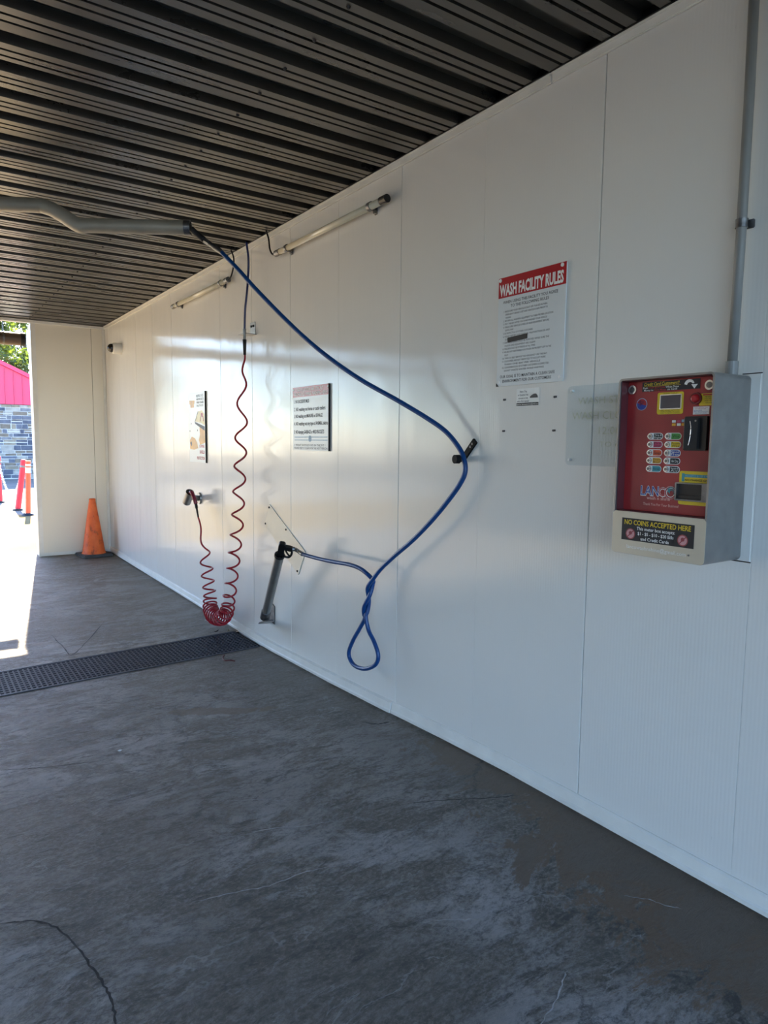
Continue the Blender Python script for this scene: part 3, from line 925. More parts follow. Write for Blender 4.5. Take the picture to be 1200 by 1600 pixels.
# lower decal
XQ = XF - 0.002
bm = B(); wplate(bm, [(1.1365, 1.1305), (1.3870, 1.1305), (1.3870, 1.2015), (1.1365, 1.2015)], XQ - 0.0008, XQ)
nc = obj('coin_notice', bm, M_ink, ps)
bm = B(); face_text(bm, XQ - 0.0012, [('NO COINS ACCEPTED HERE', 1.377, 1.147, 1.1815, 1.1970, 0.014)]); obj('lettering', bm, M_yellow, nc)
bm = B(); face_text(bm, XQ - 0.0012, [('This meter box accepts:', 1.331, 1.198, 1.1665, 1.1765, 0.012), ('$1 - $5 - $10 - $20 Bills', 1.327, 1.202, 1.1510, 1.1610, 0.012), ('and Credit Cards', 1.316, 1.217, 1.1350, 1.1450, 0.012)]); obj('lettering', bm, M_white, nc)
for y in (1.3535, 1.172):
    bm = B(); wplate(bm, disc_pts(y, 1.152, 0.0155, 24), XQ - 0.0012, XQ - 0.0008); pr_ = obj('no_coin_symbol', bm, mat('faded_pink', (206, 150, 150), 0.4, noise=(30, 0.1, 0)), nc)
    bm = B(); wring(bm, disc_pts(y, 1.152, 0.0175, 24), disc_pts(y, 1.152, 0.0145, 24), XQ - 0.0016, XQ - 0.0009)
    c45 = 0.0145 * 0.7071
    wplate(bm, [(y - c45 - .001, 1.152 + c45 - .001), (y - c45 + .001, 1.152 + c45 + .001), (y + c45 + .001, 1.152 - c45 + .001), (y + c45 - .001, 1.152 - c45 - .001)], XQ - 0.0017, XQ - 0.0011)
    wplate(bm, disc_pts(y, 1.1545, 0.0060, 16), XQ - 0.0014, XQ - 0.0011)
    obj('symbol_bar', bm, mat('dull_red', (150, 66, 70), 0.4, noise=(30, 0.1, 0)), nc)
bm = B(); face_text(bm, XQ - 0.0006, [('lancowashnshine@gmail.com', 1.366, 1.160, 1.1050, 1.1170, 0.006)]); obj('lettering', bm, M_white, ps)
for y, z in ((1.151, 1.1095),):
    bm = B(); cyl(bm, (XQ + .001, y, z), (XQ - 0.002, y, z), 0.003, seg=10); obj('rivet', bm, M_steeld, ps)

# conduit feeding the pay station
cd = thing('conduit_pipe', 'grey electrical conduit rising from the pay station up the white wall to the ceiling', 'pipe', (2.072, 1.150, 1.65))
bm = B(); tube(bm, [(2.072, 1.150, 1.66), (2.072, 1.146, 2.05), (2.072, 1.146, 2.45), (2.072, 1.150, 2.84)], 0.0145, 18); obj('pipe', bm, M_conduit, cd, smooth=True)
bm = B(); cyl(bm, (2.072, 1.150, 1.647), (2.072, 1.150, 1.690), 0.0185, seg=20); obj('coupling', bm, M_conduit, cd)
bm = B(); hollow(bm, (2.072, 1.146, 2.080), (2.072, 1.146, 2.105), 0.0175, 0.003); box(bm, 2.090, 2.10, 1.120, 1.172, 2.080, 2.105, 0.002); obj('strap', bm, M_steeld, cd)

# ------------------------------------------------------------------ clear backing sheet with old lettering
ac = thing('acrylic_sheet', 'clear acrylic sheet with faded ghost letters fixed to the wall behind the pay station', 'plastic sheet', (2.095, 1.69, 1.5))
bm = B(); wplate(bm, rr(1.45, 1.797, 1.356, 1.655, 0.018), 2.090, 2.0955); obj('sheet', bm, M_clear, ac)
bm = B(); face_text(bm, 2.0893, [('WASH STARTS', 1.745, 1.46, 1.585, 1.610, -0.004), ('WASH CLOSES', 1.770, 1.485, 1.528, 1.556, -0.004), ('12:00 PM', 1.645, 1.48, 1.473, 1.500, -0.004), ('TO 6 AM', 1.640, 1.49, 1.428, 1.446, -0.008)])
obj('lettering', bm, mat('ghost_glue_marks', (186, 190, 170), 0.6, noise=(70, 0.25, 0)), ac)
for z in (1.637, 1.376):
    bm = B(); cyl(bm, (2.0995, 1.778, z), (2.086, 1.778, z), 0.005, seg=12); obj('screw', bm, M_white, ac)

# ------------------------------------------------------------------ signs
def sign(name, label, y0, y1, z0, z1, band, tint=M_sign, thick=0.006):
    t = thing(name, label, 'sign', (2.1, (y0 + y1) / 2, z0))
    bm = B(); wplate(bm, rr(y0, y1, z0, z1, 0.004, 2), 2.0985 - thick, 2.0985); obj('panel', bm, tint, t)
    if band:
        bm = B(); wplate(bm, [(y0, band), (y1, band), (y1, z1), (y0, z1)], 2.0985 - thick - 0.0006, 2.0985 - thick); obj('header_band', bm, M_signred, t)
    return t
X1 = 2.0985 - 0.006
s1 = sign('rules_sign', 'tall white wash facility rules sign with red header and blacked-out line on the wall', 1.826, 2.191, 1.678, 2.127, 2.044)
bm = B(); lettering(bm, 'WASH FACILITY RULES', X1 - 0.0011, 2.184, 1.838, 2.053, 2.099, 0.04)
for y in (2.181, 1.846):
    wplate(bm, disc_pts(y, 2.117, 0.0075, 16), X1 - 0.003, X1 - 0.0006)
obj('lettering', bm, M_white, s1)
bm = B()
face_text(bm, X1 - 0.0006, [('WHEN USING THIS FACILITY YOU AGREE', 2.162, 1.864, 2.018, 2.030, 0.006), ('TO THE FOLLOWING RULES', 2.118, 1.910, 2.000, 2.012, 0.006),
    ('OUR GOAL IS TO MAINTAIN A CLEAN SAFE', 2.170, 1.868, 1.711, 1.723, 0.006), ('ENVIRONMENT FOR OUR CUSTOMERS', 2.155, 1.885, 1.692, 1.704, 0.006)])
obj('lettering', bm, M_ink, s1)
rules = [('1. MAKE SURE YOUR VEHICLE IS SHUT OFF, PLACED IN PARK,', 0.0, 1.915), ('EMERGENCY BRAKE IS SET AND VEHICLE IS SAFE PRIOR TO', .012, 1.915), ('WASHING', .012, 2.115), ('2. RETURN ALL WASHING EQUIPMENT TO THEIR PROPER LOCATION', 0, 1.886),
    ('3. EXIT THE BAY AFTER YOU HAVE WASHED YOUR VEHICLE', 0, 1.916), ('4. MAKE SURE VEHICLE IS FREE OF OUR EQUIPMENT BEFORE', 0, 1.905), ('DRIVING AWAY', .012, 2.098), ('5. BE RESPECTFUL OF OTHER CUSTOMERS', 0, 1.990), ('6. PLEASE REPORT ANY DAMAGE, MALFUNCTION OR ANY', 0, 1.900), ('ISSUE', .012, 2.13),
    ('7. DIRT AND DEBRIS MUST BE REMOVED WHILE SURE THE', 0, 1.903), ('FLOOR AND EQUIPMENT ARE CLEAN', .012, 1.975), ('8. CHILDREN MUST BE ATTENDED AT ALL TIMES', 0, 1.975), ('9. WE ARE NOT RESPONSIBLE FOR STOLEN OR PROPERTY LEFT IN THE', 0, 1.890), ('FACILITY', .012, 2.125),
    ('10. THIS IS A SELF SERVICE "NO SMOKING" USE THE BAY', 0, 1.910), ('11. CUSTOMERS ARE NOT PERMITTED TO OCCUPY MORE', 0, 1.918), ('THAN ONE BAY PER VEHICLE', .012, 1.945), ('12. CONSIDERATION OF OTHER CUSTOMERS IS EXPECTED', 0, 1.900), ('DON\'T WASTE WATER WHILE WAITING', .012, 1.925)]
bm = B()
for i, (s, ind, yr) in enumerate(rules):
    z = 1.982 - i * 0.01285
    lettering(bm, s, X1 - 0.0006, 2.158 - ind, yr, z, z + 0.0072)
obj('lettering', bm, M_grey_ink, s1)
bm = B(); wplate(bm, [(2.018, 1.862), (2.130, 1.856), (2.131, 1.877), (2.018, 1.882)], X1 - 0.0012, X1 - 0.0007); obj('marker_bar', bm, M_ink, s1)
bm = B(); wplate(bm, [(2.176, 1.6775), (2.1915, 1.6775), (2.1915, 1.692)], X1 - 0.002, X1 + 0.0005); obj('torn_corner', bm, M_ink, s1)
for y in (2.176, 1.842):
    bm = B()
    cyl(bm, (X1, y, 1.695), (X1 - 0.003, y, 1.695), 0.007, 0.006, 14)
    obj('screw_cap', bm, M_white, s1)

s2 = sign('prohibited_sign', 'smaller white prohibited wash list sign with red header, between red coil hose and blue hose', 3.622, 4.094, 1.379, 1.784, 1.720)
bm = B(); face_text(bm, X1 - 0.0011, [('THE FOLLOWING ARE STRICTLY', 4.040, 3.690, 1.754, 1.775, 0.015), ('PROHIBITED WHILE WASHING HERE:', 4.070, 3.645, 1.727, 1.748, 0.015)])
for y in (4.082, 3.634):
    wplate(bm, disc_pts(y, 1.768, 0.006, 10), X1 - 0.002, X1 - 0.0006)
obj('lettering', bm, M_white, s2)
bm = B(); face_text(bm, X1 - 0.0006, [('1. NO EXCESSIVE MUD', 4.075, 3.870, 1.682, 1.703, 0.02), ('2. NO washing out horse or cattle trailers', 4.075, 3.665, 1.632, 1.655, 0.02), ('3. NO washing out MANURE or SEWAGE', 4.075, 3.700, 1.588, 1.610, 0.02),
    ('4. NO washing out any type of ANIMAL debris', 4.075, 3.635, 1.540, 1.563, 0.02), ('5. NO dumping GARBAGE or MUD BUCKETS', 4.075, 3.680, 1.487, 1.510, 0.02)]); obj('lettering', bm, M_ink, s2)
bm = B(); face_text(bm, X1 - 0.0006, [('? WHAT SHOULD GO IN THE PIT ?', 4.070, 3.665, 1.407, 1.420, 0.0), ('PLEASE KEEP IT CLEAN FOR THE NEXT PERSON', 4.070, 3.640, 1.388, 1.401, 0.0)]); obj('lettering', bm, M_grey_ink, s2)
bm = B()
for z in (1.462, 1.443):
    wplate(bm, [(3.640, z), (3.840, z), (3.840, z + 0.005), (3.640, z + 0.005)], X1 - 0.0006, X1); wplate(bm, [(3.880, z), (4.070, z), (4.070, z + 0.005), (3.880, z + 0.005)], X1 - 0.0006, X1)
wplate(bm, rr(3.842, 3.878, 1.436, 1.474, 0.012), X1 - 0.0006, X1)
obj('faded_rule', bm, M_faint, s2)
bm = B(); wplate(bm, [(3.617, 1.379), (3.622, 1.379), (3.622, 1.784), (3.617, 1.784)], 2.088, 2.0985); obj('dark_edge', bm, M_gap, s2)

s3 = sign('protection_poster', 'narrow white poster with yellow and red artwork left of the red coil hose', 5.712, 6.127, 1.246, 1.854, None)
bm = B(); face_text(bm, X1 - 0.0006, [('REPELS ICE', 5.930, 5.755, 1.810, 1.832, 0.01), ('AND PROTECTS', 5.930, 5.750, 1.782, 1.802, 0.01), ('WHAT OTHERS', 5.925, 5.755, 1.754, 1.774, 0.01), ('FAIL TO DO', 5.920, 5.760, 1.728, 1.746, 0.01)]); obj('lettering', bm, M_grey_ink, s3)
bm = B(); wplate(bm, [(6.110, 1.79), (5.975, 1.785), (5.985, 1.755), (5.995, 1.75), (5.99, 1.725), (6.08, 1.725), (6.085, 1.752), (6.105, 1.757)], X1 - 0.0006, X1)
wplate(bm, [(6.105, 1.36), (6.110, 1.44), (6.06, 1.47), (5.98, 1.455), (5.93, 1.42), (5.90, 1.37), (6.0, 1.355)], X1 - 0.0006, X1)
wplate(bm, [(5.86, 1.55), (5.80, 1.57), (5.73, 1.53), (5.725, 1.42), (5.78, 1.41), (5.85, 1.40), (5.88, 1.44), (5.85, 1.49)], X1 - 0.0006, X1)
obj('yellow_artwork', bm, M_amber, s3)
bm = B(); wplate(bm, [(5.97, 1.602), (5.89, 1.685), (5.80, 1.695), (5.735, 1.66), (5.73, 1.565), (5.80, 1.585)], X1 - 0.0006, X1); obj('pale_artwork', bm, mat('pale_yellow_ink', (232, 214, 150), 0.4, noise=(14, 0.1, 0)), s3)
bm = B(); wplate(bm, [(5.975, 1.600), (5.965, 1.582), (5.735, 1.520), (5.730, 1.555)], X1 - 0.0009, X1 - 0.0006); wplate(bm, [(5.975, 1.60), (5.895, 1.688), (5.885, 1.688), (5.962, 1.60)], X1 - 0.0009, X1 - 0.0006)
for y, z in ((6.07, 1.585), (6.105, 1.52), (5.91, 1.525)):
    wplate(bm, disc_pts(y, z, 0.008, 8), X1 - 0.0006, X1)
wplate(bm, disc_pts(6.08, 1.405, 0.022, 10, 20, 250), X1 - 0.0009, X1 - 0.0006)
obj('dark_artwork', bm, M_grey_ink, s3)
bm = B(); face_text(bm, X1 - 0.0008, [('SUPER', 5.870, 5.740, 1.376, 1.400, 0.03), ('SHIELD', 5.862, 5.740, 1.325, 1.352, 0.03), ('PROTECTION', 5.930, 5.740, 1.272, 1.298, 0.03)])
wplate(bm, disc_pts(5.79, 1.655, 0.02, 8, 40, 320) , X1 - 0.0009, X1 - 0.0006); wplate(bm, [(5.815, 1.67), (5.80, 1.67), (5.83, 1.60), (5.845, 1.60)], X1 - 0.0009, X1 - 0.0006); wplate(bm, [(5.78, 1.64), (5.765, 1.645), (5.75, 1.60), (5.765, 1.60)], X1 - 0.0009, X1 - 0.0006)
obj('red_print', bm, M_redink, s3)
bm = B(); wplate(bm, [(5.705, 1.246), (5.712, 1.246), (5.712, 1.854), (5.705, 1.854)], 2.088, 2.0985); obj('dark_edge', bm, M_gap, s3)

s4 = sign('question_sticker', 'small white sticker with black footer strip stuck below the tall rules sign', 1.948, 2.0755, 1.590, 1.662, None, M_white, 0.001)
X4 = 2.0985 - 0.001
bm = B(); face_text(bm, X4 - 0.0005, [('Have a Trip', 2.056, 2.017, 1.6460, 1.6535, 0.01), ('or Question? Ask', 2.066, 2.008, 1.6325, 1.6400, 0.01), ('someone on duty', 2.063, 2.010, 1.6195, 1.6270, 0.01), ('with a first request!', 2.070, 2.004, 1.6070, 1.6145, 0.01)]); obj('lettering', bm, M_ink, s4)
bm = B(); wplate(bm, [(1.952, 1.5915), (2.0735, 1.5915), (2.0735, 1.6035), (1.952, 1.6035)], X4 - 0.0004, X4); ft = obj('footer_strip', bm, M_ink, s4)
bm = B(); face_text(bm, X4 - 0.0008, [('Send us: lancowashnshine@gmail.com', 2.071, 1.954, 1.5945, 1.6015, 0.0)]); obj('lettering', bm, M_white, ft)
bm = B(); wplate(bm, [(1.999, 1.622), (1.999, 1.627), (1.990, 1.633), (1.978, 1.638), (1.966, 1.638), (1.958, 1.630), (1.956, 1.622)], X4 - 0.0005, X4); obj('car_picture', bm, M_grey_ink, s4)

for nm, y, z in (('upper left', 2.148, 1.620), ('upper right', 1.869, 1.619), ('lower left', 2.148, 1.488), ('lower right', 1.870, 1.488)):
    bm = B(); cyl(bm, (2.1, y, z), (2.094, y, z), 0.004, 0.003, 8); box(bm, 2.095, 2.0995, y - 0.011, y + 0.004, z - 0.003, z + 0.005, 0.001)
    o = obj('wall_anchor', bm, M_grey_ink)
    tag(o, 'tiny leftover screw anchor on the wall, %s one of four around the small sticker' % nm, 'anchor', 'leftover wall anchors')

# ------------------------------------------------------------------ tube lamps on the wall
def tube_lamp(label, ya, yb, z, cable, cable_end, group):
    t = thing('tube_light', label, 'lamp', (2.06, (ya + yb) / 2, z), group)
    bm = B(); cyl(bm, (2.06, ya + 0.05, z), (2.06, yb - 0.05, z), 0.0185, seg=24); obj('lamp_tube', bm, M_tubelight, t, smooth=True)
    for a, c in ((ya, ya + 0.055), (yb - 0.055, yb)):
        bm = B(); cyl(bm, (2.06, a, z), (2.06, c, z), 0.021, seg=20); e = obj('end_cap', bm, M_blackp if a == ya and cable_end == 1 else M_steeld, t)
    for y in (ya + 0.155, yb - 0.155):
        bm = B(); hollow(bm, (2.06, y - 0.012, z), (2.06, y + 0.012, z), 0.0235, 0.0045); box(bm, 2.082, 2.0995, y - 0.011, y + 0.011, z - 0.030, z - 0.012, 0.002); box(bm, 2.094, 2.0995, y - 0.012, y + 0.012, z - 0.036, z + 0.026, 0.002); obj('clamp', bm, M_steeld, t)
    bm = B(); tube(bm, smooth_path(cable, 8), 0.006, 8); obj('cable', bm, M_black, t, smooth=True)
tube_lamp('clear tube lamp on the upper wall right of the blue hose, nearer the camera', 2.982, 4.262, 2.666,
          [(2.06, 4.255, 2.666), (2.06, 4.315, 2.672), (2.062, 4.362, 2.715), (2.066, 4.390, 2.790), (2.05, 4.395, 2.842)], 1, 'tube lamps')
tube_lamp('clear tube lamp on the upper wall farther away, left of the blue hose', 5.085, 6.418, 2.651,
          [(2.06, 5.090, 2.651), (2.06, 5.030, 2.668), (2.062, 4.990, 2.730), (2.062, 4.985, 2.79), (2.05, 5.005, 2.846)], 0, 'tube lamps')

# ------------------------------------------------------------------ security camera
sc_ = thing('security_camera', 'small white dome security camera on the far end of the white wall', 'camera', (2.1, 8.464, 2.49))
bm = B(); cyl(bm, (2.0995, 8.464, 2.49), (2.012, 8.464, 2.49), 0.068, 0.064, 32); cyl(bm, (2.012, 8.464, 2.49), (2.002, 8.464, 2.49), 0.064, 0.055, 32); obj('housing', bm, M_trim, sc_)
bm = B()
r = bmesh.ops.create_uvsphere(bm, u_segments=24, v_segments=14, radius=0.050)
for v in r['verts']:
    v.co = Vector((2.000 + v.co.x * 1.05, 8.464 + v.co.y, 2.49 + v.co.z))
obj('dome', bm, M_dome, sc_, smooth=True)

# ------------------------------------------------------------------ traffic cone
cn = thing('traffic_cone', 'dirty orange traffic cone standing in the far corner of the bay', 'traffic cone', (1.845, 9.02, -0.008))
Mz = Matrix.Translation((1.845, 9.02, -0.004)) @ Matrix.Rotation(0.12, 4, 'Z')
bm = B(); box(bm, -0.178, 0.178, -0.178, 0.178, 0.0, 0.036, 0.012, Mz)
obj('base', bm, M_conebase, cn)
bm = B()
prof = [(0.142, 0.034), (0.138, 0.046), (0.130, 0.060), (0.082, 0.400), (0.037, 0.690), (0.039, 0.698), (0.036, 0.712), (0.028, 0.716), (0.022, 0.690)]
rings = []
for rad, z in prof:
    rings.append([bm.verts.new((1.845 + rad * math.cos(2 * math.pi * k / 32), 9.02 + rad * math.sin(2 * math.pi * k / 32), z - 0.004)) for k in range(32)])
for a, c in zip(rings, rings[1:]):
    for k in range(32):
        j = (k + 1) % 32
        bm.faces.new((a[k], a[j], c[j], c[k]))
obj('cone_body', bm, M_cone, cn, smooth=True)

# ------------------------------------------------------------------ overhead boom
om = thing('overhead_boom', 'cranked galvanized boom pipe hanging under the dark ribbed ceiling', 'boom', (-0.5, 5.0, 2.845))
bm = B()
path = [(1.3390, 3.8456, 2.6005)]
p_end = Vector(path[0])
straight = Vector((0.845, 4.155, 2.60))
dirn = (p_end - straight).normalized()
up0, up1 = Vector((0.67, 4.265, 2.700)), Vector((-0.50, 4.995, 2.705))
ctl = [p_end, p_end.lerp(straight, 0.5), straight + dirn * 0.05, straight - dirn * 0.02, straight.lerp(up0, 0.5), up0 + (straight - up0) * 0.1, up0 + (up1 - up0) * 0.07, up0.lerp(up1, 0.5), up1]
pts = []
for p in smooth_path(ctl, 8):
    pts.append(p)
tube(bm, pts, 0.0385, 28)
obj('boom_pipe', bm, M_galv, om, smooth=True)
bm = B(); hollow(bm, p_end + dirn * 0.004, p_end - dirn * 0.03, 0.0400, 0.005, 28); obj('pipe_mouth', bm, M_steeld, om)
bm = B(); cyl(bm, p_end + dirn * 0.0015, p_end - dirn * 0.01, 0.0345, seg=28); obj('mouth_shade_disc', bm, M_gap, om)  # dark disc standing in for the shade inside the hollow mouth
bm = B(); cyl(bm, (-0.5, 4.995, 2.66), (-0.5, 4.995, 2.80), 0.055, seg=28); obj('swivel', bm, M_steeld, om)
bm = B(); box(bm, -0.62, -0.38, 4.875, 5.115, 2.80, 2.844, 0.004); obj('ceiling_plate', bm, M_steeld, om)

# ------------------------------------------------------------------ blue pressure hose
E1, E2 = Vector((0.83, -0.55, 0)), Vector((-0.55, -0.83, 0))
ph = thing('pressure_hose', 'long blue pressure hose from the overhead boom to the spray gun, twisted into a loop', 'hose', (2.04, 2.34, 1.38))
head = [(1.4450, 3.6697, 2.4535), (1.5000, 3.5673, 2.3476), (1.5600, 3.4732, 2.2360), (1.6700, 3.3197, 2.0578), (1.7600, 3.1391, 1.8989), (1.8600, 2.9290, 1.7515), (1.9400, 2.7109, 1.6383), (1.9950, 2.5554, 1.5541), (2.0250, 2.4499, 1.4915), (2.0380, 2.3781, 1.4281), (2.0420, 2.3374, 1.3744), (2.0400, 2.3202, 1.3151), (2.0340, 2.3418, 1.2599), (2.0250, 2.4087, 1.1804), (2.0160, 2.5209, 1.0728), (2.0080, 2.6580, 0.9622), (2.0020, 2.8094, 0.8588), (1.9980, 2.9174, 0.7796)]
ax = smooth_path([(1.9950, 2.9842, 0.7178), (1.9950, 3.0142, 0.6641), (1.9950, 3.0258, 0.6097), (1.9950, 3.0501, 0.5452), (1.9950, 3.0620, 0.4826)], 8)
loop = [(1.9970, 3.0263, 0.4268), (2.0000, 2.9741, 0.3722), (2.0020, 2.9395, 0.3074), (2.0030, 2.9706, 0.2497), (2.0030, 3.0706, 0.2003), (2.0020, 3.1811, 0.1914), (2.0000, 3.2330, 0.2407), (1.9970, 3.1880, 0.3266), (1.9940, 3.1112, 0.4181)]
tail = [(1.9900, 3.0324, 0.7344), (1.9880, 3.1058, 0.7543), (1.9850, 3.2134, 0.7592), (1.9810, 3.3675, 0.7509), (1.9760, 3.5229, 0.7454), (1.9720, 3.6582, 0.7457), (1.9700, 3.7372, 0.7466)]
n = len(ax)
RH = 0.0115
sa, sb_ = [], []
for i, p in enumerate(ax):
    a = math.pi / 2 + 2 * math.pi * i / (n - 1)
    d = (E1 * math.cos(a) + E2 * math.sin(a)) * RH * 1.02
    sa.append(tuple(Vector(p) + d)); sb_.append(tuple(Vector(p) - d))
full = smooth_path(head + sa[::3] + loop + sb_[::-1][::3] + tail, 7)
bm = B(); tube(bm, full, RH, 12); obj('hose', bm, M_blue, ph, smooth=True)
bm = B(); tube(bm, smooth_path([(1.3350, 3.8139, 2.5854), (1.3650, 3.7989, 2.5566), (1.3920, 3.7751, 2.5287)], 6), 0.0165, 12); obj('hose_end_guard', bm, M_black, ph, smooth=True)
a_, b_ = Vector((1.3910, 3.7822, 2.5318)), Vector((1.4500, 3.6642, 2.4481))
bm = B()
cyl(bm, a_, a_.lerp(b_, 0.35), 0.0150, seg=6); cyl(bm, a_.lerp(b_, 0.33), a_.lerp(b_, 0.62), 0.0125, seg=16); cyl(bm, a_.lerp(b_, 0.60), b_, 0.0150, 0.0140, seg=16)
obj('fitting', bm, M_steeld, ph)
bot, top = Vector((1.972, 4.285, 0.235)), Vector((1.900, 3.905, 0.722))
du = (top - bot).normalized()
side = Vector((0.84, -0.54, 0.0)); side = (side - du * side.dot(du)).normalized()
a_, b_ = top + du * 0.0745 + side * 0.0855, Vector((1.9700, 3.7288, 0.7458))
bm = B()
cyl(bm, a_, a_.lerp(b_, 0.40), 0.0125, seg=6); cyl(bm, a_.lerp(b_, 0.38), a_.lerp(b_, 0.62), 0.0095, seg=14); cyl(bm, a_.lerp(b_, 0.60), b_, 0.0135, 0.0135, seg=16)
obj('fitting', bm, M_steel, ph)

# hook that carries the hose
hk = thing('hose_hook', 'black wall bracket hook carrying the bend of the blue hose', 'hook', (2.1, 2.36, 1.40))
ya, za, yb, zb = 2.318, 1.447, 2.395, 1.367
d = Vector((yb - ya, zb - za)).normalized(); nn = Vector((-d.y, d.x)) * 0.0135
bm = B(); wplate(bm, [(ya + nn.x, za + nn.y), (ya - nn.x, za - nn.y), (yb - nn.x, zb - nn.y), (yb + nn.x, zb + nn.y)], 2.088, 2.0995); obj('back_plate', bm, M_blackr, hk)
for f in (0.18, 0.34):
    y, z = ya + (yb - ya) * f, za + (zb - za) * f
    bm = B(); cyl(bm, (2.0885, y, z), (2.0855, y, z), 0.0055, seg=12); obj('screw', bm, M_steeld, hk)
bm = B()
cp = [(2.0900, 2.3857, 1.3731), (2.0700, 2.3805, 1.3762), (2.0450, 2.3693, 1.3808), (2.0220, 2.3557, 1.3797), (2.0080, 2.3414, 1.3744)]
tube(bm, smooth_path([Vector(p) + Vector((0, 0, -0.012)) for p in cp], 6), 0.0135, 14)
obj('hook_arm', bm, M_blackr, hk, smooth=True)
bm = B(); c0 = Vector(cp[-1]) + Vector((0, 0, -0.010)); cyl(bm, c0 + Vector((0.012, 0, 0)), c0 + Vector((-0.012, 0.003, 0)), 0.0195, seg=24); obj('hook_knob', bm, M_blackr, hk)

# ------------------------------------------------------------------ spray gun in its tube holder
bot, top = Vector((1.972, 4.285, 0.235)), Vector((1.900, 3.905, 0.722))
du = (top - bot).normalized()
wh = thing('gun_holder', 'stainless tube holder on an angled wall bracket holding the black spray gun', 'holder', (2.1, 4.45, 0.14))
bm = B(); hollow(bm, bot, top, 0.0295, 0.0025, 28); obj('holder_tube', bm, M_steel, wh, smooth=False)
bm = B(); hollow(bm, top - du * 0.012, top + du * 0.004, 0.0335, 0.006, 28); obj('tube_rim', bm, M_black, wh)
bm = B(); cyl(bm, bot - du * 0.012, bot + du * 0.055, 0.0345, 0.0335, 24); obj('collar', bm, M_steeld, wh)
bm = B(); wplate(bm, [(4.395, 0.135), (4.515, 0.150), (4.530, 0.215), (4.475, 0.300), (4.395, 0.265)], 2.0925, 2.0995); obj('wall_plate', bm, M_steeld, wh)
bm = B()
q = [(2.0925, 4.400), (2.0925, 4.500), (1.965, 4.385), (1.935, 4.300), (1.945, 4.235), (2.02, 4.255)]
A = [bm.verts.new((x, y, 0.214 - 0.35 * (y - 4.25))) for x, y in q]; C_ = [bm.verts.new((x, y, 0.205 - 0.35 * (y - 4.25))) for x, y in q]
bm.faces.new(A); bm.faces.new(C_[::-1])
for i in range(6):
    bm.faces.new((A[(i + 1) % 6], A[i], C_[i], C_[(i + 1) % 6]))
bmesh.ops.recalc_face_normals(bm, faces=bm.faces)
obj('shelf_plate', bm, M_steeld, wh)
for y, z in ((4.505, 0.175), (4.475, 0.265)):
    bm = B(); cyl(bm, (2.093, y, z), (2.088, y, z), 0.009, seg=6); obj('bolt', bm, M_steel, wh)

sg = thing('spray_gun', 'black spray gun with trigger guard resting in the stainless tube holder', 'spray gun', tuple(top))
g0 = top - du * 0.14
side = Vector((0.84, -0.54, 0.0))
side = (side - du * side.dot(du)).normalized()
nrm = du.cross(side).normalized()
def gpt(a, b_, c=0.0):
    return top + du * a + side * b_ + nrm * c
def gpoly(bm, pts, h):
    A = [bm.verts.new(gpt(a, b_, -h)) for a, b_ in pts]; C_ = [bm.verts.new(gpt(a, b_, h)) for a, b_ in pts]
    n = len(pts)
    bm.faces.new(A); bm.faces.new(C_[::-1])
    for i in range(n):
        bm.faces.new((A[(i + 1) % n], A[i], C_[i], C_[(i + 1) % n]))
    bmesh.ops.recalc_face_normals(bm, faces=bm.faces)
    bmesh.ops.bevel(bm, geom=list(bm.edges), offset=0.003, segments=2, affect='EDGES')
bm = B()
gpoly(bm, [(-0.008, -0.017), (-0.008, 0.017), (0.060, 0.020), (0.100, 0.022), (0.112, 0.012), (0.112, -0.016), (0.098, -0.021)], 0.016)
obj('gun_body', bm, M_blackp, sg)
bm = B(); cyl(bm, g0, top, 0.011, seg=14); obj('lance', bm, M_steel, sg)
bm = B()
gpoly(bm, [(0.062, 0.016), (0.092, 0.018), (0.090, 0.052), (0.086, 0.070), (0.056, 0.072), (0.054, 0.050)], 0.013)
obj('grip', bm, M_blackp, sg)
bm = B()
gd = [gpt(0.058, 0.016), gpt(0.030, 0.017), gpt(0.004, 0.024), gpt(-0.008, 0.040), gpt(-0.004, 0.060), gpt(0.020, 0.070), gpt(0.062, 0.068)]
tube(bm, smooth_path(gd, 6), 0.0075, 10)
obj('trigger_guard', bm, M_blackp, sg, smooth=True)
bm = B(); tube(bm, smooth_path([gpt(0.062, 0.026), gpt(0.042, 0.034), gpt(0.022, 0.046), gpt(0.010, 0.058)], 5), 0.006, 10); obj('trigger', bm, M_black, sg, smooth=True)
bm = B(); cyl(bm, gpt(0.072, 0.066), gpt(0.074, 0.084), 0.0155, 0.0135, 18); obj('swivel_inlet', bm, M_steeld, sg)

# guard sheet screwed to the wall behind the gun
gs = thing('guard_plate', 'cream slanted guard sheet screwed to the wall behind the spray gun', 'plate', (2.1, 4.25, 0.75))
bm = B(); wplate(bm, [(4.468, 0.990), (3.932, 0.723), (4.031, 0.555), (4.546, 0.836)], 2.0945, 2.0992); obj('sheet', bm, M_guard, gs)
for y, z in ((4.470, 0.968), (4.532, 0.846), (4.205, 0.838), (4.040, 0.578)):
    bm = B(); cyl(bm, (2.095, y, z), (2.0895, y, z), 0.0075, 0.006, 12); obj('screw', bm, M_black, gs)

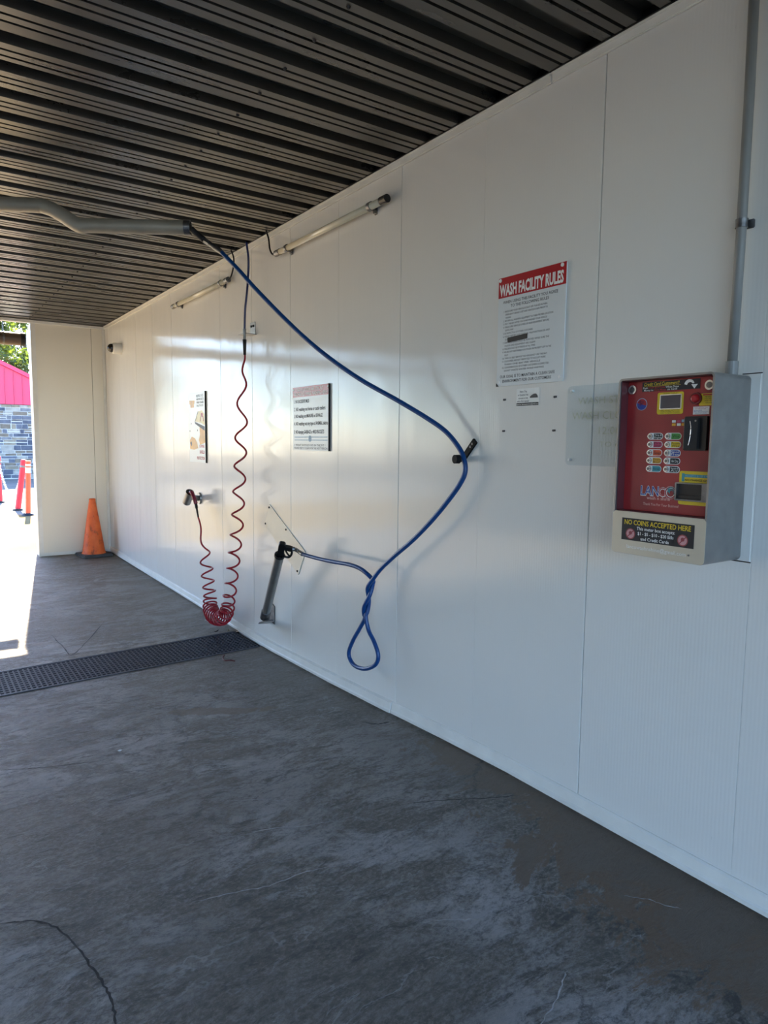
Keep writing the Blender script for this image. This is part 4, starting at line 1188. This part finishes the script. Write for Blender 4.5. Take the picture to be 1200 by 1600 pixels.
# ------------------------------------------------------------------ air line and bracket
br = thing('hose_bracket', 'small stainless angle bracket on the wall where the red coil hose hangs', 'bracket', (2.1, 4.73, 2.2))
bm = B(); wplate(bm, rr(4.690, 4.775, 2.196, 2.290, 0.004), 2.0955, 2.0995); obj('wall_plate', bm, M_steel, br)
bm = B(); box(bm, 2.000, 2.096, 4.660, 4.768, 2.194, 2.199, 0.001); obj('shelf', bm, M_steel, br)
for y in (4.714, 4.750):
    bm = B(); cyl(bm, (2.096, y, 2.262), (2.088, y, 2.262), 0.011, 0.006, 6); obj('bolt', bm, M_blackp, br)
al = thing('air_line', 'thin dark blue air line dropping from the ceiling to the wall bracket', 'hose', (2.0, 4.67, 2.2))
bm = B(); tube(bm, smooth_path([(2.0150, 4.6402, 2.8177), (2.0250, 4.6327, 2.7139), (2.0280, 4.6420, 2.6162), (2.0150, 4.6375, 2.4825), (2.0050, 4.6510, 2.3518), (2.0050, 4.6658, 2.2167)], 8), 0.0075, 10); obj('line', bm, M_navy, al, smooth=True)
b0 = Vector((2.0050, 4.6658, 2.2167))
bm = B(); cyl(bm, b0 + Vector((0, 0, 0.01)), b0 + Vector((0, 0, -0.028)), 0.012, seg=6); cyl(bm, b0 + Vector((0, 0, -0.028)), b0 + Vector((0, 0, -0.075)), 0.0095, seg=14); obj('fitting', bm, M_steeld, al)

# ------------------------------------------------------------------ red coil hose
rc = thing('coil_hose', 'red coiled air hose hanging from the bracket, coils gathered near the floor', 'hose', (1.98, 5.15, 0.0))
base = b0 + Vector((0, 0, -0.075))
ctl = [ # x, y, z, turns, radius
 (base.x, base.y, 2.060, -1.05, 0.0), (base.x, 4.665, 2.020, -0.80, 0.001), (1.995, 4.660, 1.960, -0.50, 0.008), (1.99, 4.672, 1.842, 0, 0.025), (1.985, 4.690, 1.572, 1, 0.040), (1.98, 4.700, 1.352, 2, 0.041), (1.98, 4.725, 1.159, 3, 0.042),
 (1.98, 4.752, 0.977, 4, 0.042), (1.98, 4.780, 0.815, 5, 0.043), (1.98, 4.818, 0.665, 6, 0.043), (1.98, 4.855, 0.536, 7, 0.044), (1.98, 4.892, 0.414, 8, 0.044), (1.98, 4.930, 0.295, 9, 0.045), (1.98, 4.968, 0.205, 10, 0.047),
 (1.98, 4.990, 0.140, 11.2, 0.050), (1.975, 5.035, 0.080, 12.8, 0.055), (1.965, 5.105, 0.045, 15.0, 0.059), (1.955, 5.205, 0.040, 17.6, 0.060), (1.96, 5.290, 0.065, 20, 0.058), (1.97, 5.340, 0.110, 21.8, 0.053),
 (1.98, 5.366, 0.165, 23.2, 0.049), (1.98, 5.388, 0.235, 24.3, 0.047), (1.98, 5.412, 0.325, 25.3, 0.047), (1.98, 5.440, 0.430, 26.3, 0.046), (1.98, 5.475, 0.535, 27.0, 0.036), (1.985, 5.540, 0.670, 27.5, 0.012), (1.99, 5.640, 0.790, 27.8, 0.0)]
S = np.array(smooth_path(ctl, 40))
axp = [Vector(p[:3]) for p in S]
e1 = Vector((0.92, -0.39, 0)); pts = []
prev_t = None
for i, p in enumerate(axp):
    t = (axp[min(i + 1, len(axp) - 1)] - axp[max(i - 1, 0)]).normalized()
    if prev_t is not None:
        e1 = prev_t.rotation_difference(t) @ e1
    e1 = (e1 - t * e1.dot(t)).normalized()
    e2 = e1.cross(t) * -1
    if i == 0 and e2.dot(Vector((-0.39, -0.92, 0))) < 0:
        sgn = -1
    elif i == 0:
        sgn = 1
    a = 2 * math.pi * S[i][3]
    pts.append(p + (e1 * math.cos(a) + e2 * sgn * math.sin(a)) * max(S[i][4], 0))
    prev_t = t
bm = B(); tube(bm, pts, 0.0074, 8); obj('hose', bm, M_red, rc, smooth=True)
bm = B(); tube(bm, [base + Vector((0, 0, 0.010)), base + Vector((0, 0, -0.03)), Vector((base.x, base.y + .001, 2.045))], [0.0145, 0.0125, 0.0095], 14); obj('strain_relief', bm, M_black, rc, smooth=True)
nzc = Vector((1.9850, 5.7405, 0.9485))
e_ = Vector(pts[-1])
k1 = Vector((1.9950, 5.7078, 0.9014)); k2 = Vector((1.9880, 5.7177, 0.9392)); k3 = Vector((1.9780, 5.7581, 0.9942))
bm = B(); tube(bm, smooth_path([e_, e_.lerp(k1, 0.55), k1], 6), [0.0074] * 4 + [0.0085] * 4 + [0.0125] * 5, 12); obj('strain_relief', bm, M_black, rc, smooth=True)
bm = B(); tube(bm, smooth_path([k1, k2, k3, Vector((1.9780, 5.7992, 0.9860))], 6), 0.0165, 14); obj('chuck', bm, mat('dark_red_cap', (120, 20, 44), 0.35, noise=(30, 0.1, 0)), rc, smooth=True)

nh = thing('nozzle_holder', 'short stainless tube holder on the wall with the red air chuck in its mouth', 'holder', (2.1, 5.9, 0.94))
ma, mb = Vector((1.9800, 5.8046, 0.9938)), Vector((1.9800, 5.9011, 0.8980))
bm = B(); hollow(bm, ma, mb, 0.036, 0.003, 28); obj('cup_tube', bm, M_steel, nh)
bm = B(); cyl(bm, ma.lerp(mb, 0.25), ma.lerp(mb, 0.9), 0.0325, seg=24); obj('cup_shade_plug', bm, M_gap, nh)  # dark plug: shade inside the open tube put in as colour
mc = ma.lerp(mb, 0.5)
bm = B(); cyl(bm, (2.09, 5.900, 0.930), tuple(mc + Vector((0.035, -0.0, 0.0))), 0.024, 0.024, seg=24); obj('post', bm, M_steel, nh)
bm = B(); cyl(bm, (2.0995, 5.900, 0.930), (2.085, 5.900, 0.930), 0.052, 0.050, seg=28); obj('flange', bm, M_steel, nh)

# ------------------------------------------------------------------ scraps on the floor
def fl(x, y, dz=0.0):
    return Vector((x, y, floor_z(y) + dz))
p0 = (1.7535, 4.4946, -0.0600)
bm = B(); tube(bm, smooth_path([(1.7558, 4.5006, -0.0620), (1.7146, 4.4195, -0.0560), (1.7090, 4.3586, -0.0520), (1.7454, 4.3580, -0.0560), (1.7653, 4.3278, -0.0580)], 5), 0.0055, 8)
o = obj('plastic_strip', bm, mat('rust_brown_plastic', (96, 46, 40), 0.6, noise=(40, 0.2, 0.1)), smooth=True); tag(o, 'thin rusty brown curled strip lying by the near edge of the drain grate', 'scrap')
pb = Vector((0.7641, 3.3079, -0.0050))
bm = B()
r = bmesh.ops.create_icosphere(bm, subdivisions=2, radius=0.006)
for v in r['verts']:
    v.co = Vector((v.co.x * 1.5 * (1 + 0.2 * math.sin(v.co.y * 600)), v.co.y * 1.1, v.co.z * 0.7)) + Vector((pb.x, pb.y, floor_z(pb.y) + 0.003))
o = obj('pebble', bm, M_white, smooth=True); tag(o, 'single tiny white pebble lying on the dark concrete floor', 'pebble')
for (a, c, s, lab) in ((358, 982, 0.022, 'dark dry leaf scrap on the floor next to the baseboard joint'), (370, 988, 0.018, 'pale dry leaf scrap at the corner of the grate and baseboard')):
    pass
for (x, y, s, ro, lab, m_) in ((1.93, 5.10, 0.024, 0.4, 'dark dry leaf scrap on the floor between the red coils and the grate', mat('dry_dark_leaf', (50, 42, 34), 0.7, noise=(40, .2, 0))),
                         (2.02, 5.075, 0.020, 1.3, 'pale dry leaf scrap on the floor at the baseboard by the grate', mat('dry_pale_leaf', (140, 124, 100), 0.7, noise=(40, .2, 0)))):
    bm = B()
    rows_ = []
    for i in range(7):
        t = i / 6
        w = s * 0.45 * math.sin(math.pi * min(max(t, 0.03), 0.97))
        u = (t - 0.5) * 2 * s
        z = floor_z(y) + 0.004 + 0.010 * (2 * t - 1) ** 2
        rows_.append([bm.verts.new((x + u * math.cos(ro) - v * w * math.sin(ro), y + u * math.sin(ro) + v * w * math.cos(ro), z + abs(v) * 0.005)) for v in (-1, 0, 1)])
    for a, c in zip(rows_, rows_[1:]):
        for k in range(2):
            bm.faces.new((a[k], a[k + 1], c[k + 1], c[k]))
    r = bmesh.ops.solidify(bm, geom=list(bm.faces), thickness=0.001)
    o = obj('leaf_scrap', bm, m_); tag(o, lab, 'leaf')

# ------------------------------------------------------------------ clearance pipe in the far opening
cpz = thing('clearance_pipe', 'dark horizontal clearance pipe hanging across the far bay opening', 'pipe', (-0.45, 9.34, 2.62))
bm = B(); cyl(bm, (-3.5, 9.34, 2.615), (1.205, 9.34, 2.615), 0.076, seg=28)
obj('pipe', bm, mat('dark_pipe_plastic', (92, 74, 62), 0.35, noise=(7, 0.15, 0)), cpz, smooth=False)
bm = B(); hollow(bm, (1.165, 9.34, 2.615), (1.212, 9.34, 2.615), 0.081, 0.004, 28); obj('end_band', bm, M_black, cpz)
for x in (0.985, -1.2, -3.3):
    bm = B(); cyl(bm, (x, 9.34, 2.69), (x, 9.34, 2.82), 0.006, seg=8); hollow(bm, (x - 0.01, 9.34, 2.615), (x + 0.01, 9.34, 2.615), 0.080, 0.003); obj('hanger', bm, M_steeld, cpz)

# ------------------------------------------------------------------ bollards, chain, delineator
M_post = mat('red_post_paint', (200, 38, 56), 0.45, noise=(12, 0.12, 0.05))
def bollard(label, a, c):
    t = thing('barrier_post', label, 'bollard', a)
    a, c = Vector(a), Vector(c)
    bm = B(); cyl(bm, a, c, 0.055, 0.055, 20); d = (c - a).normalized(); cyl(bm, c, c + d * 0.02, 0.055, 0.040, 20); obj('post', bm, M_post, t)
    bm = B(); cyl(bm, a + Vector((0, 0, -0.012)), a + Vector((0, 0, 0.03)), 0.10, 0.085, 20); obj('foot', bm, M_black, t)
    bm = B(); hollow(bm, c - d * 0.14, c - d * 0.10, 0.060, 0.006); obj('chain_collar', bm, M_steeld, t)
bollard('leaning red barrier post outside the opening, right end of the white chain', (1.775, 15.62, 0.0), (1.915, 15.60, 1.0))
bollard('red barrier post outside at the left edge, left end of the white chain', (1.660, 17.70, 0.0), (1.655, 17.65, 1.03))
ch0, ch1 = Vector((1.893, 15.70, 0.86)), Vector((1.662, 17.56, 0.86))
bm = B()
nl = 56
def cat(t):
    p = ch0.lerp(ch1, t); p.z -= 0.62 * (1 - (2 * t - 1) ** 2); return p
for i in range(nl):
    p, q = cat(i / nl), cat((i + 1) / nl)
    d = (q - p); L_ = d.length * 0.72; d.normalize()
    u, v = frame(d); s_ = u if i % 2 else v
    c = (p + q) / 2
    lp = [c + d * (L_ * math.cos(t)) + s_ * (0.020 * math.sin(t)) for t in [2 * math.pi * k / 10 for k in range(11)]]
    tube(bm, lp, 0.007, 5, cap=False)
o = obj('barrier_chain', bm, M_white, smooth=True); tag(o, 'white plastic chain sagging between the two red barrier posts', 'chain')
dl = thing('delineator_post', 'slim orange delineator post with white bands and black foot outside', 'delineator', (1.815, 14.47, 0.0))
Mo = mat('orange_delineator', (240, 96, 60), 0.45, noise=(10, 0.06, 0))
bm = B(); cyl(bm, (1.815, 14.47, 0.03), (1.848, 14.46, 1.03), 0.045, 0.045, 20); obj('post', bm, Mo, dl)
for za, zb in ((0.80, 0.90), (0.93, 0.965)):
    f = lambda z: (1.815 + 0.033 * (z - 0.03), 14.47 - 0.01 * (z - 0.03), z)
    bm = B(); cyl(bm, f(za), f(zb), 0.0465, seg=20); obj('white_band', bm, M_white, dl)
bm = B(); cyl(bm, (1.815, 14.47, -0.004), (1.815, 14.47, 0.04), 0.12, 0.08, 20); obj('foot', bm, M_black, dl)

# ------------------------------------------------------------------ stone building
YB = 28.0
bd = thing('stone_building', 'far building with stone lower wall and red ribbed metal gable', 'building', (0.5, YB, 0.0))
bm = B(); box(bm, -4.9, 5.9, YB + 0.05, YB + 9, -0.2, 2.70); obj('mortar_wall', bm, mat('pale_mortar', (206, 204, 200), 0.85, noise=(20, 0.06, 0.2)), bd)
tints = [(84, 88, 98), (118, 118, 120), (140, 128, 108), (72, 76, 88), (160, 154, 142), (120, 108, 92), (100, 102, 110)]
Ms = [mat('field_stone', t, 0.8, noise=(6, 0.22, 0.3)) for t in tints]
rnd = random.Random(3)
rest = [B() for _ in Ms]
z, count = 0.02, 0
while z < 2.62:
    h = rnd.choice((0.10, 0.13, 0.15, 0.19))
    x = -4.88 + rnd.random() * 0.2
    while x < 5.85:
        w = rnd.choice((0.16, 0.24, 0.30, 0.38, 0.48)) * (0.8 + 0.4 * rnd.random())
        x1 = min(x + w, 5.88)
        k = rnd.randrange(len(Ms))
        zt = min(z + h, 2.66)
        rows2 = [(z, zt)]
        if h > 0.14 and rnd.random() < 0.4:
            mid = z + h * (0.4 + 0.2 * rnd.random()); rows2 = [(z, mid - 0.008), (mid + 0.008, zt)]
        for za, zb in rows2:
            own = 2.3 < x < 4.7 and count < 290
            b2 = B() if own else rest[k]
            dd = 0.01 + 0.03 * rnd.random()
            vs = box(b2, x + 0.013, x1 - 0.013, YB + 0.05 - dd, YB + 0.08, za + 0.011, zb - 0.011)
            for v in vs:
                v.co += Vector((rnd.uniform(-.008, .008), rnd.uniform(-.006, .006), rnd.uniform(-.006, .006)))
            if own:
                obj('stone', b2, Ms[k], bd); count += 1
        x = x1
    z += h
for b2, m_ in zip(rest, Ms):
    o = obj('stone_cladding', b2, m_, bd); o['kind'] = 'stuff'
M_rs = mat('red_metal_siding', (226, 48, 92), 0.35, noise=(3, 0.04, 0))
def gable(x):
    return 5.265 - 0.485 * abs(x - 0.5)
bm = B()
pl = [(-4.9, 2.66), (-4.9, gable(-4.9)), (0.5, gable(0.5) - 0.01), (5.9, gable(5.9)), (5.9, 2.66)]
A = [bm.verts.new((px, YB + 0.045, pz)) for px, pz in pl]; C_ = [bm.verts.new((px, YB + 0.12, pz)) for px, pz in pl]
bm.faces.new(A); bm.faces.new(C_[::-1])
for i in range(5):
    bm.faces.new((A[(i + 1) % 5], A[i], C_[i], C_[(i + 1) % 5]))
bmesh.ops.recalc_face_normals(bm, faces=bm.faces)
obj('gable_sun_block', bm, M_gap, bd)  # backing added to block sun leaking through the siding gaps
x = -4.9
while x < 5.88:
    xa, xb = x + 0.004, min(x + 0.28, 5.9) - 0.004
    bm = B()
    tops = [(xa, gable(xa)), (xb, gable(xb))]
    if xa < 0.5 < xb:
        tops = [(xa, gable(xa)), (0.5, gable(0.5)), (xb, gable(xb))]
    poly = [(xa, 2.66)] + tops + [(xb, 2.66)]
    A = [bm.verts.new((px, YB, pz)) for px, pz in poly]; C_ = [bm.verts.new((px, YB + 0.04, pz)) for px, pz in poly]
    n = len(poly); bm.faces.new(A); bm.faces.new(C_[::-1])
    for i in range(n):
        bm.faces.new((A[(i + 1) % n], A[i], C_[i], C_[(i + 1) % n]))
    box(bm, xa - 0.004, xa + 0.022, YB - 0.028, YB, 2.66, gable(xa) - 0.02)
    bmesh.ops.recalc_face_normals(bm, faces=bm.faces)
    obj('siding_panel', bm, M_rs, bd)
    x += 0.28
for s in (-1, 1):
    bm = B()
    pts_ = [(0.5, 5.265), (0.5 + s * 5.6, 5.265 - 0.485 * 5.6)]
    for (ya_, yb_, th, dz) in ((YB - 0.10, YB - 0.04, 0.14, 0.05),):
        A = [(0.5, 5.265 + dz), (pts_[1][0], pts_[1][1] + dz), (pts_[1][0], pts_[1][1] + dz - th), (0.5, 5.265 + dz - th)]
        v0 = [bm.verts.new((px, ya_, pz)) for px, pz in A]; v1 = [bm.verts.new((px, yb_, pz)) for px, pz in A]
        bm.faces.new(v0); bm.faces.new(v1[::-1])
        for i in range(4):
            bm.faces.new((v0[(i + 1) % 4], v0[i], v1[i], v1[(i + 1) % 4]))
    bmesh.ops.recalc_face_normals(bm, faces=bm.faces)
    obj('rake_trim', bm, M_rs, bd)
    bm = B()
    A = [(0.5, 5.32), (pts_[1][0], pts_[1][1] + 0.055), (pts_[1][0], pts_[1][1] + 0.0), (0.5, 5.265)]
    v0 = [bm.verts.new((px, YB - 0.08, pz)) for px, pz in A]; v1 = [bm.verts.new((px, YB + 9.1, pz)) for px, pz in A]
    bm.faces.new(v0); bm.faces.new(v1[::-1])
    for i in range(4):
        bm.faces.new((v0[(i + 1) % 4], v0[i], v1[i], v1[(i + 1) % 4]))
    bmesh.ops.recalc_face_normals(bm, faces=bm.faces)
    obj('roof', bm, M_rs, bd)

# ------------------------------------------------------------------ trees behind the building
def leaf_mat(name, a, c_):
    g = N(name)
    n = g.noise(g.mapv(), 1.6, 4, 0.6).outputs['Fac']
    g.link(g.ramp(n, [(0.35, L(*a)), (0.65, L(*c_))]), g.p.inputs['Base Color'])
    g.p.inputs['Roughness'].default_value = 0.5
    tr_ = g.nt.nodes.new('ShaderNodeBsdfTranslucent')
    tr_.inputs['Color'].default_value = L(120, 140, 36)
    mx = g.nt.nodes.new('ShaderNodeMixShader'); mx.inputs[0].default_value = 0.28
    out = g.nt.nodes['Material Output']
    g.link(g.p.outputs[0], mx.inputs[1]); g.link(tr_.outputs[0], mx.inputs[2]); g.link(mx.outputs[0], out.inputs['Surface'])
    return g.m
M_leaf = [leaf_mat('green_leaves', (34, 58, 30), (66, 92, 44)), leaf_mat('yellow_green_leaves', (54, 76, 34), (112, 118, 48))]
M_bark = mat('grey_bark', (84, 82, 74), 0.9, noise=(5, 0.3, 0.6))
def tree(label, x, y, h, rad, seed, leaves=5000, kind=0, lean=0.0):
    rg = np.random.default_rng(seed)
    t = thing('tree', label, 'tree', (x, y, 0), 'trees behind the stone building')
    bm = B(); tube(bm, smooth_path([(x, y, -0.1), (x + lean * 0.3, y, h * 0.25), (x + lean * 0.7, y, h * 0.55), (x + lean, y, h * 0.85)], 5), [0.24 - 0.011 * i for i in range(16)], 10); obj('trunk', bm, M_bark, t, smooth=True)
    cents = []
    bm = B()
    for i in range(14):
        zz = h * (0.32 + 0.62 * i / 13)
        a = rg.uniform(0, 2 * math.pi); rr_ = rad * (0.35 + 0.65 * math.sin(math.pi * min(0.95, 0.15 + 0.8 * i / 13))) * rg.uniform(0.5, 1.0)
        c = Vector((x + lean * 0.8 + rr_ * math.cos(a), y + rr_ * math.sin(a), zz + rg.uniform(0, 0.6)))
        cents.append(c)
        tube(bm, [(x + lean * 0.5, y, max(zz - rr_ * 0.6, h * 0.25)), tuple(Vector((x + lean * 0.6, y, zz - rr_ * 0.2)).lerp(c, 0.5)), tuple(c)], [0.07, 0.045, 0.02], 6)
    obj('branches', bm, M_bark, t)
    V, F = [], []
    for k in range(leaves):
        c = cents[rg.integers(len(cents))]
        p = np.array(c) + rg.normal(size=3) * np.array([0.5, 0.5, 0.40]) * rad * 0.36
        d = rg.normal(size=3); d /= np.linalg.norm(d)
        e = np.cross(d, rg.normal(size=3)); e /= np.linalg.norm(e)
        s_ = rg.uniform(0.06, 0.13)
        b0_ = len(V)
        V += [tuple(p - d * s_), tuple(p + e * s_ * 0.55), tuple(p + d * s_), tuple(p - e * s_ * 0.55)]
        F.append((b0_, b0_ + 1, b0_ + 2, b0_ + 3))
    me = bpy.data.meshes.new('foliage'); me.from_pydata(V, [], F); me.materials.append(M_leaf[kind])
    o = bpy.data.objects.new('foliage', me); COL.objects.link(o); put(o, t); o['kind'] = 'stuff'
tree('grey-trunked leafy tree behind the stone building, its trunk at the left edge', 3.7, 38.5, 11.0, 1.9, 1, 9000, 0)
tree('yellow-green leafy tree behind the red gable, middle of the opening', 6.1, 47.0, 11.0, 2.2, 2, 10000, 1)
tree('darker green tree behind the red gable beside the jamb', 10.2, 40.5, 9.5, 1.9, 3, 6000, 0)
tree('green tree rising behind the left half of the stone building', -3.2, 41.0, 10.5, 2.2, 4, 6000, 0)
tree('unseen yellow-green tree added left of the stone building', -10.5, 36.0, 10.0, 2.4, 5, 6000, 1)  # this and the next two trees: unseen, added to hide sky in wall reflections
tree('unseen dark green tree added further left of the stone building', -18.5, 36.0, 10.5, 2.6, 6, 6000, 0)
tree('unseen green tree added at the far left end of the row of trees', -27.0, 37.0, 11.0, 2.8, 7, 6000, 0)
